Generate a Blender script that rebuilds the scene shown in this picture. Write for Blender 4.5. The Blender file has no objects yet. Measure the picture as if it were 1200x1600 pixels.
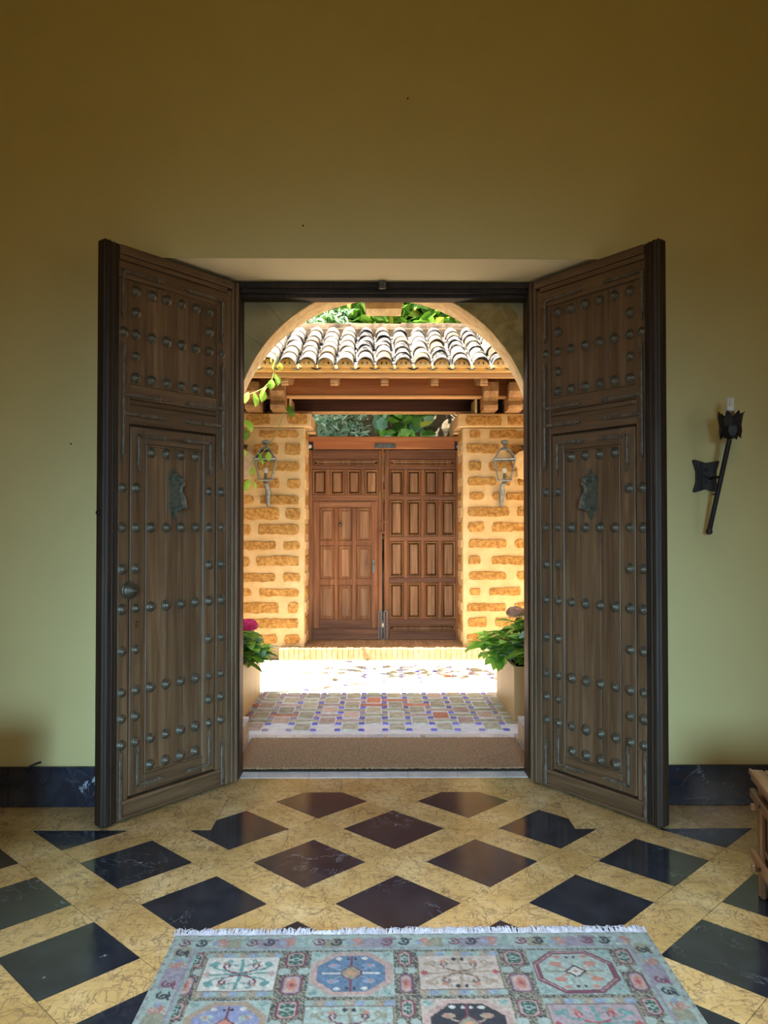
import bpy, bmesh, math, random
import numpy as np
from mathutils import Vector, Matrix
random.seed(7)
rng = np.random.default_rng(11)
SC = bpy.context.scene
COL = SC.collection
PI = math.pi
R = math.radians

# ------------------------------------------------------------------ camera
cam_d = bpy.data.cameras.new('camera')
cam_d.sensor_fit = 'VERTICAL'
cam_d.sensor_height = 36.0
cam_d.lens = 36.0 * 1224.4 / 1600.0
cam_d.clip_start = 0.05
cam_d.clip_end = 200
cam = bpy.data.objects.new('camera', cam_d)
cam.location = (0, 0, 1.5)
cam.rotation_euler = (R(90 + 0.998), 0, R(-0.543))
COL.objects.link(cam)
SC.camera = cam

# ------------------------------------------------------------------ sky, sun, lamps, exposure
SC.view_settings.view_transform = 'Standard'
SC.view_settings.look = 'None'
SC.view_settings.exposure = 0.0
SC.view_settings.gamma = 1.0
SC.view_settings.use_curve_mapping = False
world = bpy.data.worlds.new('sky')
SC.world = world
world.use_nodes = True
wn = world.node_tree.nodes
wl = world.node_tree.links
wn.clear()
sky = wn.new('ShaderNodeTexSky')
sky.sky_type = 'NISHITA'
sky.sun_disc = False
sky.sun_elevation = R(66)
sky.sun_rotation = R(220)
sky.air_density = 1.0
sky.dust_density = 2.5
sky.ozone_density = 1.0
bg = wn.new('ShaderNodeBackground')
bg.inputs['Strength'].default_value = 0.50
wo = wn.new('ShaderNodeOutputWorld')
wl.new(sky.outputs[0], bg.inputs[0])
wl.new(bg.outputs[0], wo.inputs[0])

sun_d = bpy.data.lights.new('sun', 'SUN')
sun_d.energy = 36.0
sun_d.angle = R(0.6)
sun_d.color = (1.0, 0.93, 0.80)
sun = bpy.data.objects.new('sun', sun_d)
sun.rotation_euler = Vector((0.30, 0.255, -1.0)).to_track_quat('-Z', 'Y').to_euler()
COL.objects.link(sun)


def area(name, loc, target, w, h, power, color, spread=180):
    d = bpy.data.lights.new(name, 'AREA')
    d.shape = 'RECTANGLE'
    d.size = w
    d.size_y = h
    d.energy = power
    d.color = color
    d.spread = R(spread)
    o = bpy.data.objects.new(name, d)
    o.location = loc
    o.rotation_euler = (Vector(target) - Vector(loc)).to_track_quat('-Z', 'Y').to_euler()
    COL.objects.link(o)
    return o


# assumed daylight from behind and beside the camera; these walls have no openings
area('assumed_doorway_light', (0.0, -4.6, 1.5), (0.0, 4.2, 0.0), 1.9, 2.0, 56, (0.385, 0.69, 1.0), 36)  # doorway only assumed; the rear wall is built solid
area('assumed_right_light', (3.2, 0.6, 1.8), (0.0, 3.6, 0.9), 1.0, 1.5, 5.5, (0.80, 0.90, 1.0), 80)  # assumed light from the right; no window in that wall
area('assumed_left_light', (-3.1, 0.6, 1.8), (0.0, 3.6, 0.9), 1.0, 1.5, 5.5, (0.80, 0.90, 1.0), 80)  # matching light assumed on the left, where the wall is unbroken
area('floor_fill_light', (0.1, 1.3, 4.78), (0.1, 1.9, 0.0), 1.6, 1.6, 48, (0.84, 0.93, 1.0), 54)  # added overhead light to brighten the floor and rug; no ceiling opening
area('warm_upper_light', (0.0, -0.8, 3.9), (0.0, 3.0, 3.2), 0.9, 0.9, 20, (1.0, 0.66, 0.12), 180)  # warm light thrown at the upper wall; its source is unseen


# ------------------------------------------------------------------ materials
def mat(name, base, rough=0.6, spec=0.5, metal=0.0, build=None):
    m = bpy.data.materials.new(name)
    m.use_nodes = True
    nt = m.node_tree
    b = nt.nodes['Principled BSDF']
    b.inputs['Base Color'].default_value = (*base, 1)
    b.inputs['Roughness'].default_value = rough
    b.inputs['Specular IOR Level'].default_value = spec
    b.inputs['Metallic'].default_value = metal
    if build:
        build(nt, b)
    return m


def node(nt, t, **kw):
    n = nt.nodes.new(t)
    for k, v in kw.items():
        if hasattr(n, k):
            setattr(n, k, v)
        else:
            n.inputs[k].default_value = v
    return n


def coords(nt, scale=(1, 1, 1), rot=(0, 0, 0), space='Object', rand=False):
    tc = node(nt, 'ShaderNodeTexCoord')
    mp = node(nt, 'ShaderNodeMapping')
    mp.inputs['Scale'].default_value = scale
    mp.inputs['Rotation'].default_value = rot
    nt.links.new(tc.outputs[space], mp.inputs[0])
    if rand:
        oi = node(nt, 'ShaderNodeObjectInfo')
        mu = node(nt, 'ShaderNodeMath', operation='MULTIPLY')
        mu.inputs[1].default_value = 37.0
        nt.links.new(oi.outputs['Random'], mu.inputs[0])
        nt.links.new(mu.outputs[0], mp.inputs['Location'])
    return mp.outputs[0]


def noise(nt, vec, scale, detail=4, rough=0.55, dist=0.0):
    n = node(nt, 'ShaderNodeTexNoise')
    n.inputs['Scale'].default_value = scale
    n.inputs['Detail'].default_value = detail
    n.inputs['Roughness'].default_value = rough
    n.inputs['Distortion'].default_value = dist
    nt.links.new(vec, n.inputs['Vector'])
    return n.outputs['Fac']


def ramp(nt, fac, stops):
    r = node(nt, 'ShaderNodeValToRGB')
    cr = r.color_ramp
    while len(cr.elements) < len(stops):
        cr.elements.new(0.5)
    for e, (p, c) in zip(cr.elements, stops):
        e.position = p
        e.color = (*c, 1) if len(c) == 3 else c
    nt.links.new(fac, r.inputs[0])
    return r.outputs[0]


def mix(nt, fac, a, b, mode='MIX'):
    m = node(nt, 'ShaderNodeMix', data_type='RGBA', blend_type=mode)
    for sock, v in ((m.inputs[0], fac), (m.inputs[6], a), (m.inputs[7], b)):
        if isinstance(v, (int, float)):
            sock.default_value = v
        elif isinstance(v, tuple):
            sock.default_value = (*v, 1)
        else:
            nt.links.new(v, sock)
    return m.outputs[2]


def bump(nt, b, h, strength=0.3, dist=0.01):
    n = node(nt, 'ShaderNodeBump')
    n.inputs['Strength'].default_value = strength
    n.inputs['Distance'].default_value = dist
    nt.links.new(h, n.inputs['Height'])
    nt.links.new(n.outputs[0], b.inputs['Normal'])


def noise_mat(name, c1, c2, scale, rough=0.7, spec=0.4, bumps=0.3, bscale=None, stretch=(1, 1, 1), rand=False,
              lo=0.35, hi=0.65, metal=0.0, bdist=0.005, var=0.0):
    def f(nt, b):
        v = coords(nt, stretch, rand=rand)
        n = noise(nt, v, scale, 6, 0.6)
        c = ramp(nt, n, [(lo, c1), (hi, c2)])
        if var:
            oi = node(nt, 'ShaderNodeObjectInfo')
            mr = node(nt, 'ShaderNodeMapRange')
            mr.inputs[3].default_value = 1 - var
            mr.inputs[4].default_value = 1 + var
            nt.links.new(oi.outputs['Random'], mr.inputs[0])
            hs = node(nt, 'ShaderNodeHueSaturation')
            nt.links.new(mr.outputs[0], hs.inputs['Value'])
            nt.links.new(c, hs.inputs['Color'])
            c = hs.outputs[0]
        nt.links.new(c, b.inputs['Base Color'])
        if bumps:
            n2 = noise(nt, v, bscale or scale * 3, 5, 0.65)
            bump(nt, b, n2, bumps, bdist)
    return mat(name, c1, rough, spec, metal, f)


def wood_mat(name, c1, c2, c3, axis='z', rough=0.5, spec=0.4, bumps=0.25, fine=1.0, rand=False, var=0.0):
    s = {'z': (30 * fine, 30 * fine, 1.6 * fine), 'x': (1.6 * fine, 30 * fine, 30 * fine),
         'y': (30 * fine, 1.6 * fine, 30 * fine)}[axis]

    def f(nt, b):
        v = coords(nt, s, rand=rand)
        n = noise(nt, v, 1.0, 6, 0.65, 0.6)
        v2 = coords(nt, tuple(q * 0.16 for q in s), rand=rand)
        n2 = noise(nt, v2, 1.0, 3, 0.5)
        c = ramp(nt, n, [(0.30, c1), (0.52, c2), (0.72, c3)])
        d = ramp(nt, n2, [(0.3, (0.62, 0.62, 0.62)), (0.7, (1.15, 1.15, 1.15))])
        c = mix(nt, 1.0, c, d, 'MULTIPLY')
        if var:
            oi = node(nt, 'ShaderNodeObjectInfo')
            mr = node(nt, 'ShaderNodeMapRange')
            mr.inputs[3].default_value = 1 - var
            mr.inputs[4].default_value = 1 + var
            nt.links.new(oi.outputs['Random'], mr.inputs[0])
            hs = node(nt, 'ShaderNodeHueSaturation')
            nt.links.new(mr.outputs[0], hs.inputs['Value'])
            nt.links.new(c, hs.inputs['Color'])
            c = hs.outputs[0]
        nt.links.new(c, b.inputs['Base Color'])
        bump(nt, b, n, bumps, 0.003)
    return mat(name, c2, rough, spec, 0, f)


M = {}
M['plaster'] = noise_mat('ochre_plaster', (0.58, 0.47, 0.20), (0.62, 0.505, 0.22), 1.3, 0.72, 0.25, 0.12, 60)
M['soffit'] = noise_mat('brightened_soffit_plaster', (0.80, 0.68, 0.42), (0.84, 0.73, 0.46), 2.0, 0.8, 0.25, 0.1, 60)  # hall plaster lightened so its colour carries bounce from the sunlit yard
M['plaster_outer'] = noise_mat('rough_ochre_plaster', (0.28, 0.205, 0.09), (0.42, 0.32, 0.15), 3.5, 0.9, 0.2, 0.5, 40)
M['ring'] = noise_mat('weathered_ring_stone', (0.26, 0.16, 0.045), (0.46, 0.29, 0.10), 14, 0.9, 0.2, 0.7, 60, bdist=0.01)
M['arch_stone'] = noise_mat('arch_sandstone', (0.70, 0.48, 0.23), (0.90, 0.72, 0.42), 16, 0.9, 0.2, 0.8, 55, bdist=0.012,
                            stretch=(1, 0.35, 1))
M['door_wood'] = wood_mat('dark_door_wood', (0.082, 0.043, 0.018), (0.150, 0.083, 0.039), (0.218, 0.134, 0.068), rough=0.48, spec=0.35, var=0.12)
M['door_wood_h'] = wood_mat('dark_door_wood_across', (0.082, 0.043, 0.018), (0.150, 0.083, 0.039), (0.218, 0.134, 0.068), 'x', rough=0.48, spec=0.35, var=0.12)
M['door_dark'] = wood_mat('darkest_door_wood', (0.022, 0.011, 0.006), (0.042, 0.024, 0.013), (0.070, 0.042, 0.024), rough=0.5, spec=0.22)
M['iron'] = noise_mat('grey_iron', (0.060, 0.051, 0.034), (0.135, 0.116, 0.080), 30, 0.44, 0.5, 0.15, 90, metal=0.5)
M['iron_strap'] = noise_mat('worn_iron_strap', (0.085, 0.062, 0.040), (0.18, 0.138, 0.095), 30, 0.42, 0.5, 0.2, 90, metal=0.25)
M['iron_green'] = noise_mat('verdigris_iron', (0.085, 0.092, 0.065), (0.18, 0.19, 0.14), 35, 0.4, 0.6, 0.2, 90, metal=0.5)
M['iron_black'] = noise_mat('black_iron', (0.012, 0.009, 0.008), (0.03, 0.022, 0.018), 30, 0.5, 0.5, 0.2, 90, metal=0.4)
M['brass'] = mat('brass', (0.30, 0.19, 0.06), 0.35, 0.5, 0.9)
M['base_black'] = None


def black_marble(nt, b):
    v = coords(nt, (1, 1, 1))
    n = noise(nt, v, 2.6, 9, 0.62, 1.6)
    vein = ramp(nt, n, [(0.494, (0, 0, 0)), (0.50, (.7, .7, .7)), (0.506, (0, 0, 0))])
    m1 = noise(nt, v, 1.9, 3, 0.5)
    msk = ramp(nt, m1, [(0.53, (0.06, 0.06, 0.06)), (0.70, (1, 1, 1))])
    f = mix(nt, 1.0, vein, msk, 'MULTIPLY')
    n3 = noise(nt, v, 5.5, 5, 0.6, 0.5)
    blot = ramp(nt, n3, [(0.685, (0, 0, 0)), (0.71, (1, 1, 1))])
    f2 = mix(nt, 1.0, f, blot, 'ADD')
    cl = ramp(nt, noise(nt, v, 9, 5), [(0.35, (0.010, 0.013, 0.022)), (0.75, (0.026, 0.032, 0.046))])
    c = mix(nt, f2, cl, (0.42, 0.45, 0.50))
    nt.links.new(c, b.inputs['Base Color'])
    rr = ramp(nt, noise(nt, v, 12, 4), [(0.3, (0.10, 0.10, 0.10)), (0.7, (0.19, 0.19, 0.19))])
    nt.links.new(rr, b.inputs['Roughness'])
    bump(nt, b, noise(nt, v, 3.0, 2), 0.04, 0.01)


M['black_marble'] = mat('black_veined_marble', (0.02, 0.025, 0.03), 0.14, 0.85, 0, black_marble)


def cream_marble(nt, b):
    v = coords(nt, (1, 1, 1))
    w = noise(nt, v, 4.0, 3)
    lines = None
    for k, (sc_, st, off) in enumerate(((9, (1, 1, 1), 0.50), (13, (1.6, .5, 1), 0.47), (13, (.5, 1.7, 1), 0.53), (21, (1, 1, 1), 0.46))):
        vk = coords(nt, st, (0, 0, .7 * k))
        nk = noise(nt, vk, sc_, 2.5, 0.5, 0.9)
        lk = ramp(nt, nk, [(off - .022, (0, 0, 0)), (off, (1, 1, 1)), (off + .022, (0, 0, 0))])
        mk = ramp(nt, noise(nt, coords(nt, (1, 1, 1), (0, 0, k)), 6 + 2 * k, 2), [(0.36, (0.10, 0.10, 0.10)), (0.56, (0.85, 0.85, 0.85))])
        lk = mix(nt, 1.0, lk, mk, 'MULTIPLY')
        lines = lk if lines is None else mix(nt, 1.0, lines, lk, 'LIGHTEN')
    f = lines
    oi = node(nt, 'ShaderNodeObjectInfo')
    basec = ramp(nt, w, [(0.32, (0.50, 0.325, 0.115)), (0.52, (0.60, 0.41, 0.17)), (0.70, (0.68, 0.51, 0.26))])
    tint = ramp(nt, oi.outputs['Random'], [(0.0, (0.90, 0.86, 0.78)), (0.5, (1, 1, 1)), (1.0, (1.06, 1.05, 1.05))])
    basec = mix(nt, 1.0, basec, tint, 'MULTIPLY')
    c = mix(nt, f, basec, (0.19, 0.125, 0.07))
    nt.links.new(c, b.inputs['Base Color'])
    rr = ramp(nt, noise(nt, v, 10, 4), [(0.3, (0.13, 0.13, 0.13)), (0.7, (0.26, 0.26, 0.26))])
    nt.links.new(rr, b.inputs['Roughness'])
    bump(nt, b, noise(nt, v, 3.0, 2), 0.05, 0.01)


M['cream_marble'] = mat('honey_marble', (0.6, 0.42, 0.18), 0.2, 0.85, 0, cream_marble)
M['floor_base'] = mat('floor_joint', (0.20, 0.145, 0.08), 0.5, 0.3)
M['white_marble'] = noise_mat('grey_white_marble', (0.46, 0.47, 0.47), (0.68, 0.67, 0.64), 7, 0.35, 0.5, 0.1, 30, var=0.08)
M['plinth_side'] = noise_mat('yellowed_limestone', (0.44, 0.33, 0.20), (0.62, 0.50, 0.34), 12, 0.8, 0.3, 0.5, 40)
M['mat_fibre'] = noise_mat('coir_brown', (0.26, 0.15, 0.075), (0.50, 0.32, 0.18), 90, 0.95, 0.1, 0.9, 260, bdist=0.008)
M['mat_edge'] = mat('mat_dark_edge', (0.03, 0.02, 0.012), 0.9, 0.1)
M['mortar'] = noise_mat('cream_mortar', (0.58, 0.39, 0.18), (0.67, 0.48, 0.25), 6, 0.95, 0.1, 0.5, 45, bdist=0.012)
M['sandstone'] = noise_mat('orange_sandstone', (0.34, 0.155, 0.035), (0.62, 0.36, 0.11), 26, 0.95, 0.1, 1.0, 60, rand=True, bdist=0.02, var=0.14)
M['sandstone_pale'] = noise_mat('pale_sandstone', (0.62, 0.42, 0.18), (0.72, 0.53, 0.27), 12, 0.95, 0.1, 0.5, 60, rand=True, bdist=0.01, var=0.06)
M['pave_joint'] = noise_mat('pale_paving_joint', (0.66, 0.63, 0.60), (0.78, 0.75, 0.72), 14, 0.9, 0.2, 0.4, 50)
M['paver_green'] = noise_mat('greenish_paver', (0.33, 0.30, 0.205), (0.54, 0.50, 0.37), 20, 0.85, 0.2, 0.5, 60, rand=True, var=0.18)
M['paver_pink'] = noise_mat('pinkish_paver', (0.44, 0.31, 0.25), (0.60, 0.48, 0.40), 20, 0.85, 0.2, 0.5, 60, rand=True, var=0.18)
M['paver_red'] = noise_mat('red_paver', (0.44, 0.17, 0.10), (0.58, 0.29, 0.20), 20, 0.85, 0.2, 0.5, 60, rand=True, var=0.18)
M['paver_blue'] = noise_mat('blue_glazed_tile', (0.09, 0.09, 0.46), (0.18, 0.17, 0.58), 20, 0.35, 0.5, 0.2, 60, rand=True, var=0.25)
M['paver_lilac'] = noise_mat('worn_lilac_tile', (0.26, 0.20, 0.30), (0.38, 0.30, 0.40), 20, 0.5, 0.4, 0.2, 60, rand=True, var=0.15)
M['brick'] = noise_mat('step_brick', (0.30, 0.155, 0.065), (0.42, 0.26, 0.14), 18, 0.9, 0.2, 0.5, 60, rand=True, var=0.16)
M['gate_wood'] = wood_mat('brown_gate_wood', (0.145, 0.047, 0.012), (0.26, 0.095, 0.028), (0.38, 0.165, 0.060), fine=0.8, rough=0.6, spec=0.3, var=0.10)
M['gate_wood_h'] = wood_mat('brown_gate_wood_across', (0.12, 0.043, 0.013), (0.21, 0.083, 0.029), (0.31, 0.145, 0.06), 'x', fine=0.8, rough=0.6, spec=0.3, var=0.10)
M['gate_panel'] = wood_mat('worn_gate_panel_wood', (0.155, 0.068, 0.022), (0.29, 0.137, 0.054), (0.42, 0.235, 0.11), fine=0.8, rough=0.6, spec=0.3, var=0.16)
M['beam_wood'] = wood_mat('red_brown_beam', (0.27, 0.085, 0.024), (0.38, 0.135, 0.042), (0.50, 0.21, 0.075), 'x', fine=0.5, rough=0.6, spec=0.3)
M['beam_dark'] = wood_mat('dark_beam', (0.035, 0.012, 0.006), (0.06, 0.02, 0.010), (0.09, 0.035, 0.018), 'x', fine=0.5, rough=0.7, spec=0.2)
M['fascia'] = wood_mat('pale_fascia_wood', (0.52, 0.27, 0.10), (0.66, 0.37, 0.16), (0.76, 0.48, 0.24), 'x', fine=0.5, rough=0.7, spec=0.2)
M['corbel'] = wood_mat('corbel_wood', (0.30, 0.15, 0.06), (0.44, 0.25, 0.11), (0.58, 0.37, 0.19), 'y', fine=0.6, rough=0.7, spec=0.2)
M['tile_a'] = noise_mat('whitish_tile', (0.20, 0.165, 0.12), (0.50, 0.46, 0.40), 10, 0.95, 0.1, 0.5, 40, rand=True, var=0.10)
M['tile_b'] = noise_mat('grey_stained_tile', (0.025, 0.024, 0.026), (0.26, 0.235, 0.195), 12, 0.95, 0.1, 0.9, 40, rand=True, lo=0.45, hi=0.55, var=0.12)
M['tile_c'] = noise_mat('ochre_tile', (0.08, 0.05, 0.026), (0.26, 0.21, 0.15), 12, 0.95, 0.1, 0.5, 40, rand=True, var=0.12)
M['ridge'] = noise_mat('stained_ridge_tile', (0.035, 0.023, 0.014), (0.14, 0.10, 0.062), 8, 0.95, 0.1, 0.5, 40, rand=True, var=0.15)
M['infill'] = noise_mat('orange_eave_mortar', (0.78, 0.46, 0.15), (0.86, 0.58, 0.24), 10, 0.95, 0.1, 0.4, 50)
M['planter'] = noise_mat('sand_coloured_planter', (0.47, 0.34, 0.155), (0.54, 0.41, 0.20), 5, 0.55, 0.4, 0.15, 30, stretch=(3, 3, 0.6))
M['soil'] = noise_mat('soil', (0.02, 0.014, 0.008), (0.06, 0.04, 0.02), 40, 0.95, 0.1, 0.6)
M['lantern'] = noise_mat('grey_lantern_metal', (0.13, 0.15, 0.15), (0.25, 0.27, 0.26), 40, 0.5, 0.5, 0.1, 90, metal=0.3)
M['bulb_base'] = mat('bulb_socket', (0.22, 0.24, 0.20), 0.5, 0.5)
M['bulb'] = mat('white_bulb', (0.85, 0.83, 0.80), 0.25, 0.5)
M['cfl'] = mat('white_tube_lamp', (0.78, 0.74, 0.66), 0.3, 0.5)
M['candle'] = mat('tan_socket', (0.20, 0.13, 0.06), 0.6, 0.3)


def glass_build(nt, b):
    nt.nodes.remove(b)
    out = nt.nodes['Material Output']
    tr = node(nt, 'ShaderNodeBsdfTransparent')
    tr.inputs[0].default_value = (0.95, 0.97, 0.95, 1)
    gl = node(nt, 'ShaderNodeBsdfGlossy')
    gl.inputs['Roughness'].default_value = 0.05
    fr = node(nt, 'ShaderNodeFresnel')
    ms = node(nt, 'ShaderNodeMixShader')
    nt.links.new(fr.outputs[0], ms.inputs[0])
    nt.links.new(tr.outputs[0], ms.inputs[1])
    nt.links.new(gl.outputs[0], ms.inputs[2])
    nt.links.new(ms.outputs[0], out.inputs[0])


M['glass'] = mat('clear_glass', (1, 1, 1), 0.05, 0.5, 0, glass_build)


def leaf_mat(name, c1, c2, trans=0.35):
    def f(nt, b):
        v = coords(nt, (1, 1, 1))
        c = ramp(nt, noise(nt, v, 9, 3), [(0.35, c1), (0.65, c2)])
        nt.links.new(c, b.inputs['Base Color'])
        tl = node(nt, 'ShaderNodeBsdfTranslucent')
        nt.links.new(c, tl.inputs[0])
        ms = node(nt, 'ShaderNodeMixShader')
        ms.inputs[0].default_value = trans
        nt.links.new(b.outputs[0], ms.inputs[1])
        nt.links.new(tl.outputs[0], ms.inputs[2])
        nt.links.new(ms.outputs[0], nt.nodes['Material Output'].inputs[0])
    return mat(name, c1, 0.45, 0.4, 0, f)


M['leaf'] = leaf_mat('fresh_green_leaf', (0.20, 0.46, 0.045), (0.42, 0.68, 0.11))
M['leaf_blue'] = leaf_mat('bluish_green_leaf', (0.20, 0.40, 0.25), (0.34, 0.55, 0.36))
M['leaf_dark'] = leaf_mat('deep_green_leaf', (0.07, 0.20, 0.025), (0.17, 0.34, 0.05))
M['leaf_yellow'] = leaf_mat('yellow_green_leaf', (0.50, 0.52, 0.06), (0.62, 0.60, 0.12))
M['leaf_silver'] = leaf_mat('silvery_leaf', (0.34, 0.48, 0.30), (0.62, 0.72, 0.52))
M['petal'] = leaf_mat('magenta_petal', (0.70, 0.010, 0.13), (0.85, 0.05, 0.26), 0.2)
M['petal_dry'] = leaf_mat('faded_pink_petal', (0.55, 0.34, 0.24), (0.68, 0.48, 0.38), 0.2)
M['stem'] = mat('green_stem', (0.30, 0.36, 0.10), 0.6, 0.3)
M['twig'] = mat('brown_twig', (0.16, 0.10, 0.05), 0.8, 0.2)
M['rock'] = noise_mat('brown_rock', (0.06, 0.045, 0.028), (0.15, 0.12, 0.08), 4, 0.95, 0.1, 0.8, 20, bdist=0.03)
M['fringe'] = noise_mat('grey_fringe', (0.40, 0.40, 0.45), (0.62, 0.62, 0.68), 50, 0.95, 0.1, 0.3)
M['chest_wood'] = wood_mat('tan_bamboo_wood', (0.18, 0.085, 0.035), (0.33, 0.175, 0.078), (0.50, 0.31, 0.155), 'z', rough=0.4, spec=0.5, var=0.1)
M['chest_rail'] = wood_mat('tan_bamboo_rail', (0.18, 0.085, 0.035), (0.33, 0.175, 0.078), (0.50, 0.31, 0.155), 'y', rough=0.4, spec=0.5, var=0.1)
M['chest_dark'] = wood_mat('reddish_slat_wood', (0.05, 0.02, 0.01), (0.10, 0.042, 0.02), (0.17, 0.08, 0.04), 'z', rough=0.4, spec=0.5, var=0.15)
M['cable'] = mat('black_cable', (0.01, 0.01, 0.01), 0.5, 0.4)
M['ceiling'] = mat('ceiling_plaster', (0.60, 0.50, 0.28), 0.9, 0.2)


# ------------------------------------------------------------------ mesh builder
class MB:
    def __init__(s, fn=None):
        s.v, s.f, s.m = [], [], []
        s.fn = fn
        s.mi = 0

    def add(s, vs, fs, T=None):
        o = len(s.v)
        for p in vs:
            p = Vector(p)
            if T is not None:
                p = T @ p
            if s.fn:
                p = s.fn(p)
            s.v.append(tuple(p))
        for f in fs:
            s.f.append(tuple(i + o for i in f))
            s.m.append(s.mi)
        return s

    def box(s, x0, x1, y0, y1, z0, z1, c=0.0, T=None):
        if x0 > x1: x0, x1 = x1, x0
        if y0 > y1: y0, y1 = y1, y0
        if z0 > z1: z0, z1 = z1, z0
        if c <= 0:
            vs = [(x, y, z) for x in (x0, x1) for y in (y0, y1) for z in (z0, z1)]
            fs = [(0, 1, 3, 2), (4, 6, 7, 5), (0, 4, 5, 1), (2, 3, 7, 6), (0, 2, 6, 4), (1, 5, 7, 3)]
            return s.add(vs, fs, T)
        c = min(c, (x1 - x0) * .45, (y1 - y0) * .45, (z1 - z0) * .45)
        lo, hi = (x0, y0, z0), (x1, y1, z1)
        idx, vs = {}, []
        for a in range(8):
            sg = ((a >> 2) & 1, (a >> 1) & 1, a & 1)
            for k in range(3):
                p = [0, 0, 0]
                for j in range(3):
                    e = hi[j] if sg[j] else lo[j]
                    if j != k:
                        e += -c if sg[j] else c
                    p[j] = e
                idx[(sg, k)] = len(vs)
                vs.append(tuple(p))
        fs = []
        for k in range(3):
            o1, o2 = [j for j in range(3) if j != k]
            for side in (0, 1):
                q = []
                for a, b in ((0, 0), (1, 0), (1, 1), (0, 1)):
                    sg = [0, 0, 0]
                    sg[k] = side
                    sg[o1] = a
                    sg[o2] = b
                    q.append(idx[(tuple(sg), k)])
                fs.append(tuple(q))
            for a in (0, 1):
                for b in (0, 1):
                    sg0 = [0, 0, 0]
                    sg0[o1] = a
                    sg0[o2] = b
                    sg1 = list(sg0)
                    sg1[k] = 1
                    fs.append((idx[(tuple(sg0), o1)], idx[(tuple(sg1), o1)], idx[(tuple(sg1), o2)], idx[(tuple(sg0), o2)]))
        for a in range(8):
            sg = ((a >> 2) & 1, (a >> 1) & 1, a & 1)
            fs.append(tuple(idx[(sg, k)] for k in range(3)))
        return s.add(vs, fs, T)

    def prism(s, pts, d0, d1, plane='xz', T=None):
        n = len(pts)
        mk = {'xz': lambda a, b, d: (a, d, b), 'xy': lambda a, b, d: (a, b, d), 'yz': lambda a, b, d: (d, a, b)}[plane]
        vs = [mk(a, b, d0) for a, b in pts] + [mk(a, b, d1) for a, b in pts]
        fs = [tuple(range(n)), tuple(range(2 * n - 1, n - 1, -1))] + [(i, (i + 1) % n, n + (i + 1) % n, n + i) for i in range(n)]
        return s.add(vs, fs, T)

    def frustum(s, p0, p1, d0, d1, plane='xz', T=None):
        n = len(p0)
        mk = {'xz': lambda a, b, d: (a, d, b), 'xy': lambda a, b, d: (a, b, d), 'yz': lambda a, b, d: (d, a, b)}[plane]
        vs = [mk(a, b, d0) for a, b in p0] + [mk(a, b, d1) for a, b in p1]
        fs = [tuple(range(n)), tuple(range(2 * n - 1, n - 1, -1))] + [(i, (i + 1) % n, n + (i + 1) % n, n + i) for i in range(n)]
        return s.add(vs, fs, T)

    def lathe(s, prof, n=16, T=None):
        vs, fs, rings = [], [], []
        for r, h in prof:
            if r < 1e-6:
                rings.append([len(vs)])
                vs.append((0, 0, h))
            else:
                rings.append(list(range(len(vs), len(vs) + n)))
                vs += [(r * math.cos(2 * PI * i / n), r * math.sin(2 * PI * i / n), h) for i in range(n)]
        for a, b in zip(rings, rings[1:]):
            if len(a) == 1 and len(b) == 1:
                continue
            for i in range(n):
                j = (i + 1) % n
                if len(a) == 1:
                    fs.append((a[0], b[i], b[j]))
                elif len(b) == 1:
                    fs.append((a[i], a[j], b[0]))
                else:
                    fs.append((a[i], a[j], b[j], b[i]))
        if len(rings[0]) > 1: fs.append(tuple(rings[0]))
        if len(rings[-1]) > 1: fs.append(tuple(rings[-1]))
        return s.add(vs, fs, T)

    def tube(s, path, r, n=8, T=None):
        P = [Vector(p) for p in path]
        rr = r if isinstance(r, (list, tuple)) else [r] * len(P)
        vs, fs = [], []
        up = None
        for i, p in enumerate(P):
            d = (P[min(i + 1, len(P) - 1)] - P[max(i - 1, 0)])
            d = d.normalized() if d.length > 1e-9 else Vector((0, 0, 1))
            if up is None:
                up = Vector((0, 0, 1)) if abs(d.z) < .9 else Vector((1, 0, 0))
            a = d.cross(up)
            if a.length < 1e-6:
                a = d.cross(Vector((0.3, 1, 0.2)))
            a.normalize()
            b = a.cross(d).normalized()
            up = b
            for k in range(n):
                t = 2 * PI * k / n
                vs.append(p + (a * math.cos(t) + b * math.sin(t)) * rr[i])
        for i in range(len(P) - 1):
            for k in range(n):
                j = (k + 1) % n
                fs.append((i * n + k, i * n + j, (i + 1) * n + j, (i + 1) * n + k))
        fs.append(tuple(range(n)))
        fs.append(tuple(range((len(P) - 1) * n, len(P) * n)))
        return s.add(vs, fs, T)

    def mesh(s, name, mats, smooth=False, recalc=True):
        me = bpy.data.meshes.new(name)
        me.from_pydata(s.v, [], s.f)
        if not isinstance(mats, (list, tuple)):
            mats = [mats]
        for m in mats:
            me.materials.append(m)
        if len(mats) > 1:
            me.polygons.foreach_set('material_index', s.m)
        if recalc:
            bm = bmesh.new()
            bm.from_mesh(me)
            bmesh.ops.recalc_face_normals(bm, faces=bm.faces)
            bm.to_mesh(me)
            bm.free()
        if smooth:
            me.polygons.foreach_set('use_smooth', [True] * len(me.polygons))
            me.set_sharp_from_angle(angle=R(40))
        me.update()
        return me

    def build(s, name, mats, parent=None, loc=(0, 0, 0), smooth=False, recalc=True, **kw):
        return link(name, s.mesh(name, mats, smooth, recalc), parent, loc, **kw)


def link(name, data, parent=None, loc=(0, 0, 0), rot=None, label=None, cat=None, group=None, kind=None):
    o = bpy.data.objects.new(name, data)
    COL.objects.link(o)
    o.location = loc
    if rot is not None:
        o.rotation_euler = rot
    if parent is not None:
        o.parent = parent
    tag(o, label, cat, group, kind)
    return o


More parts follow.
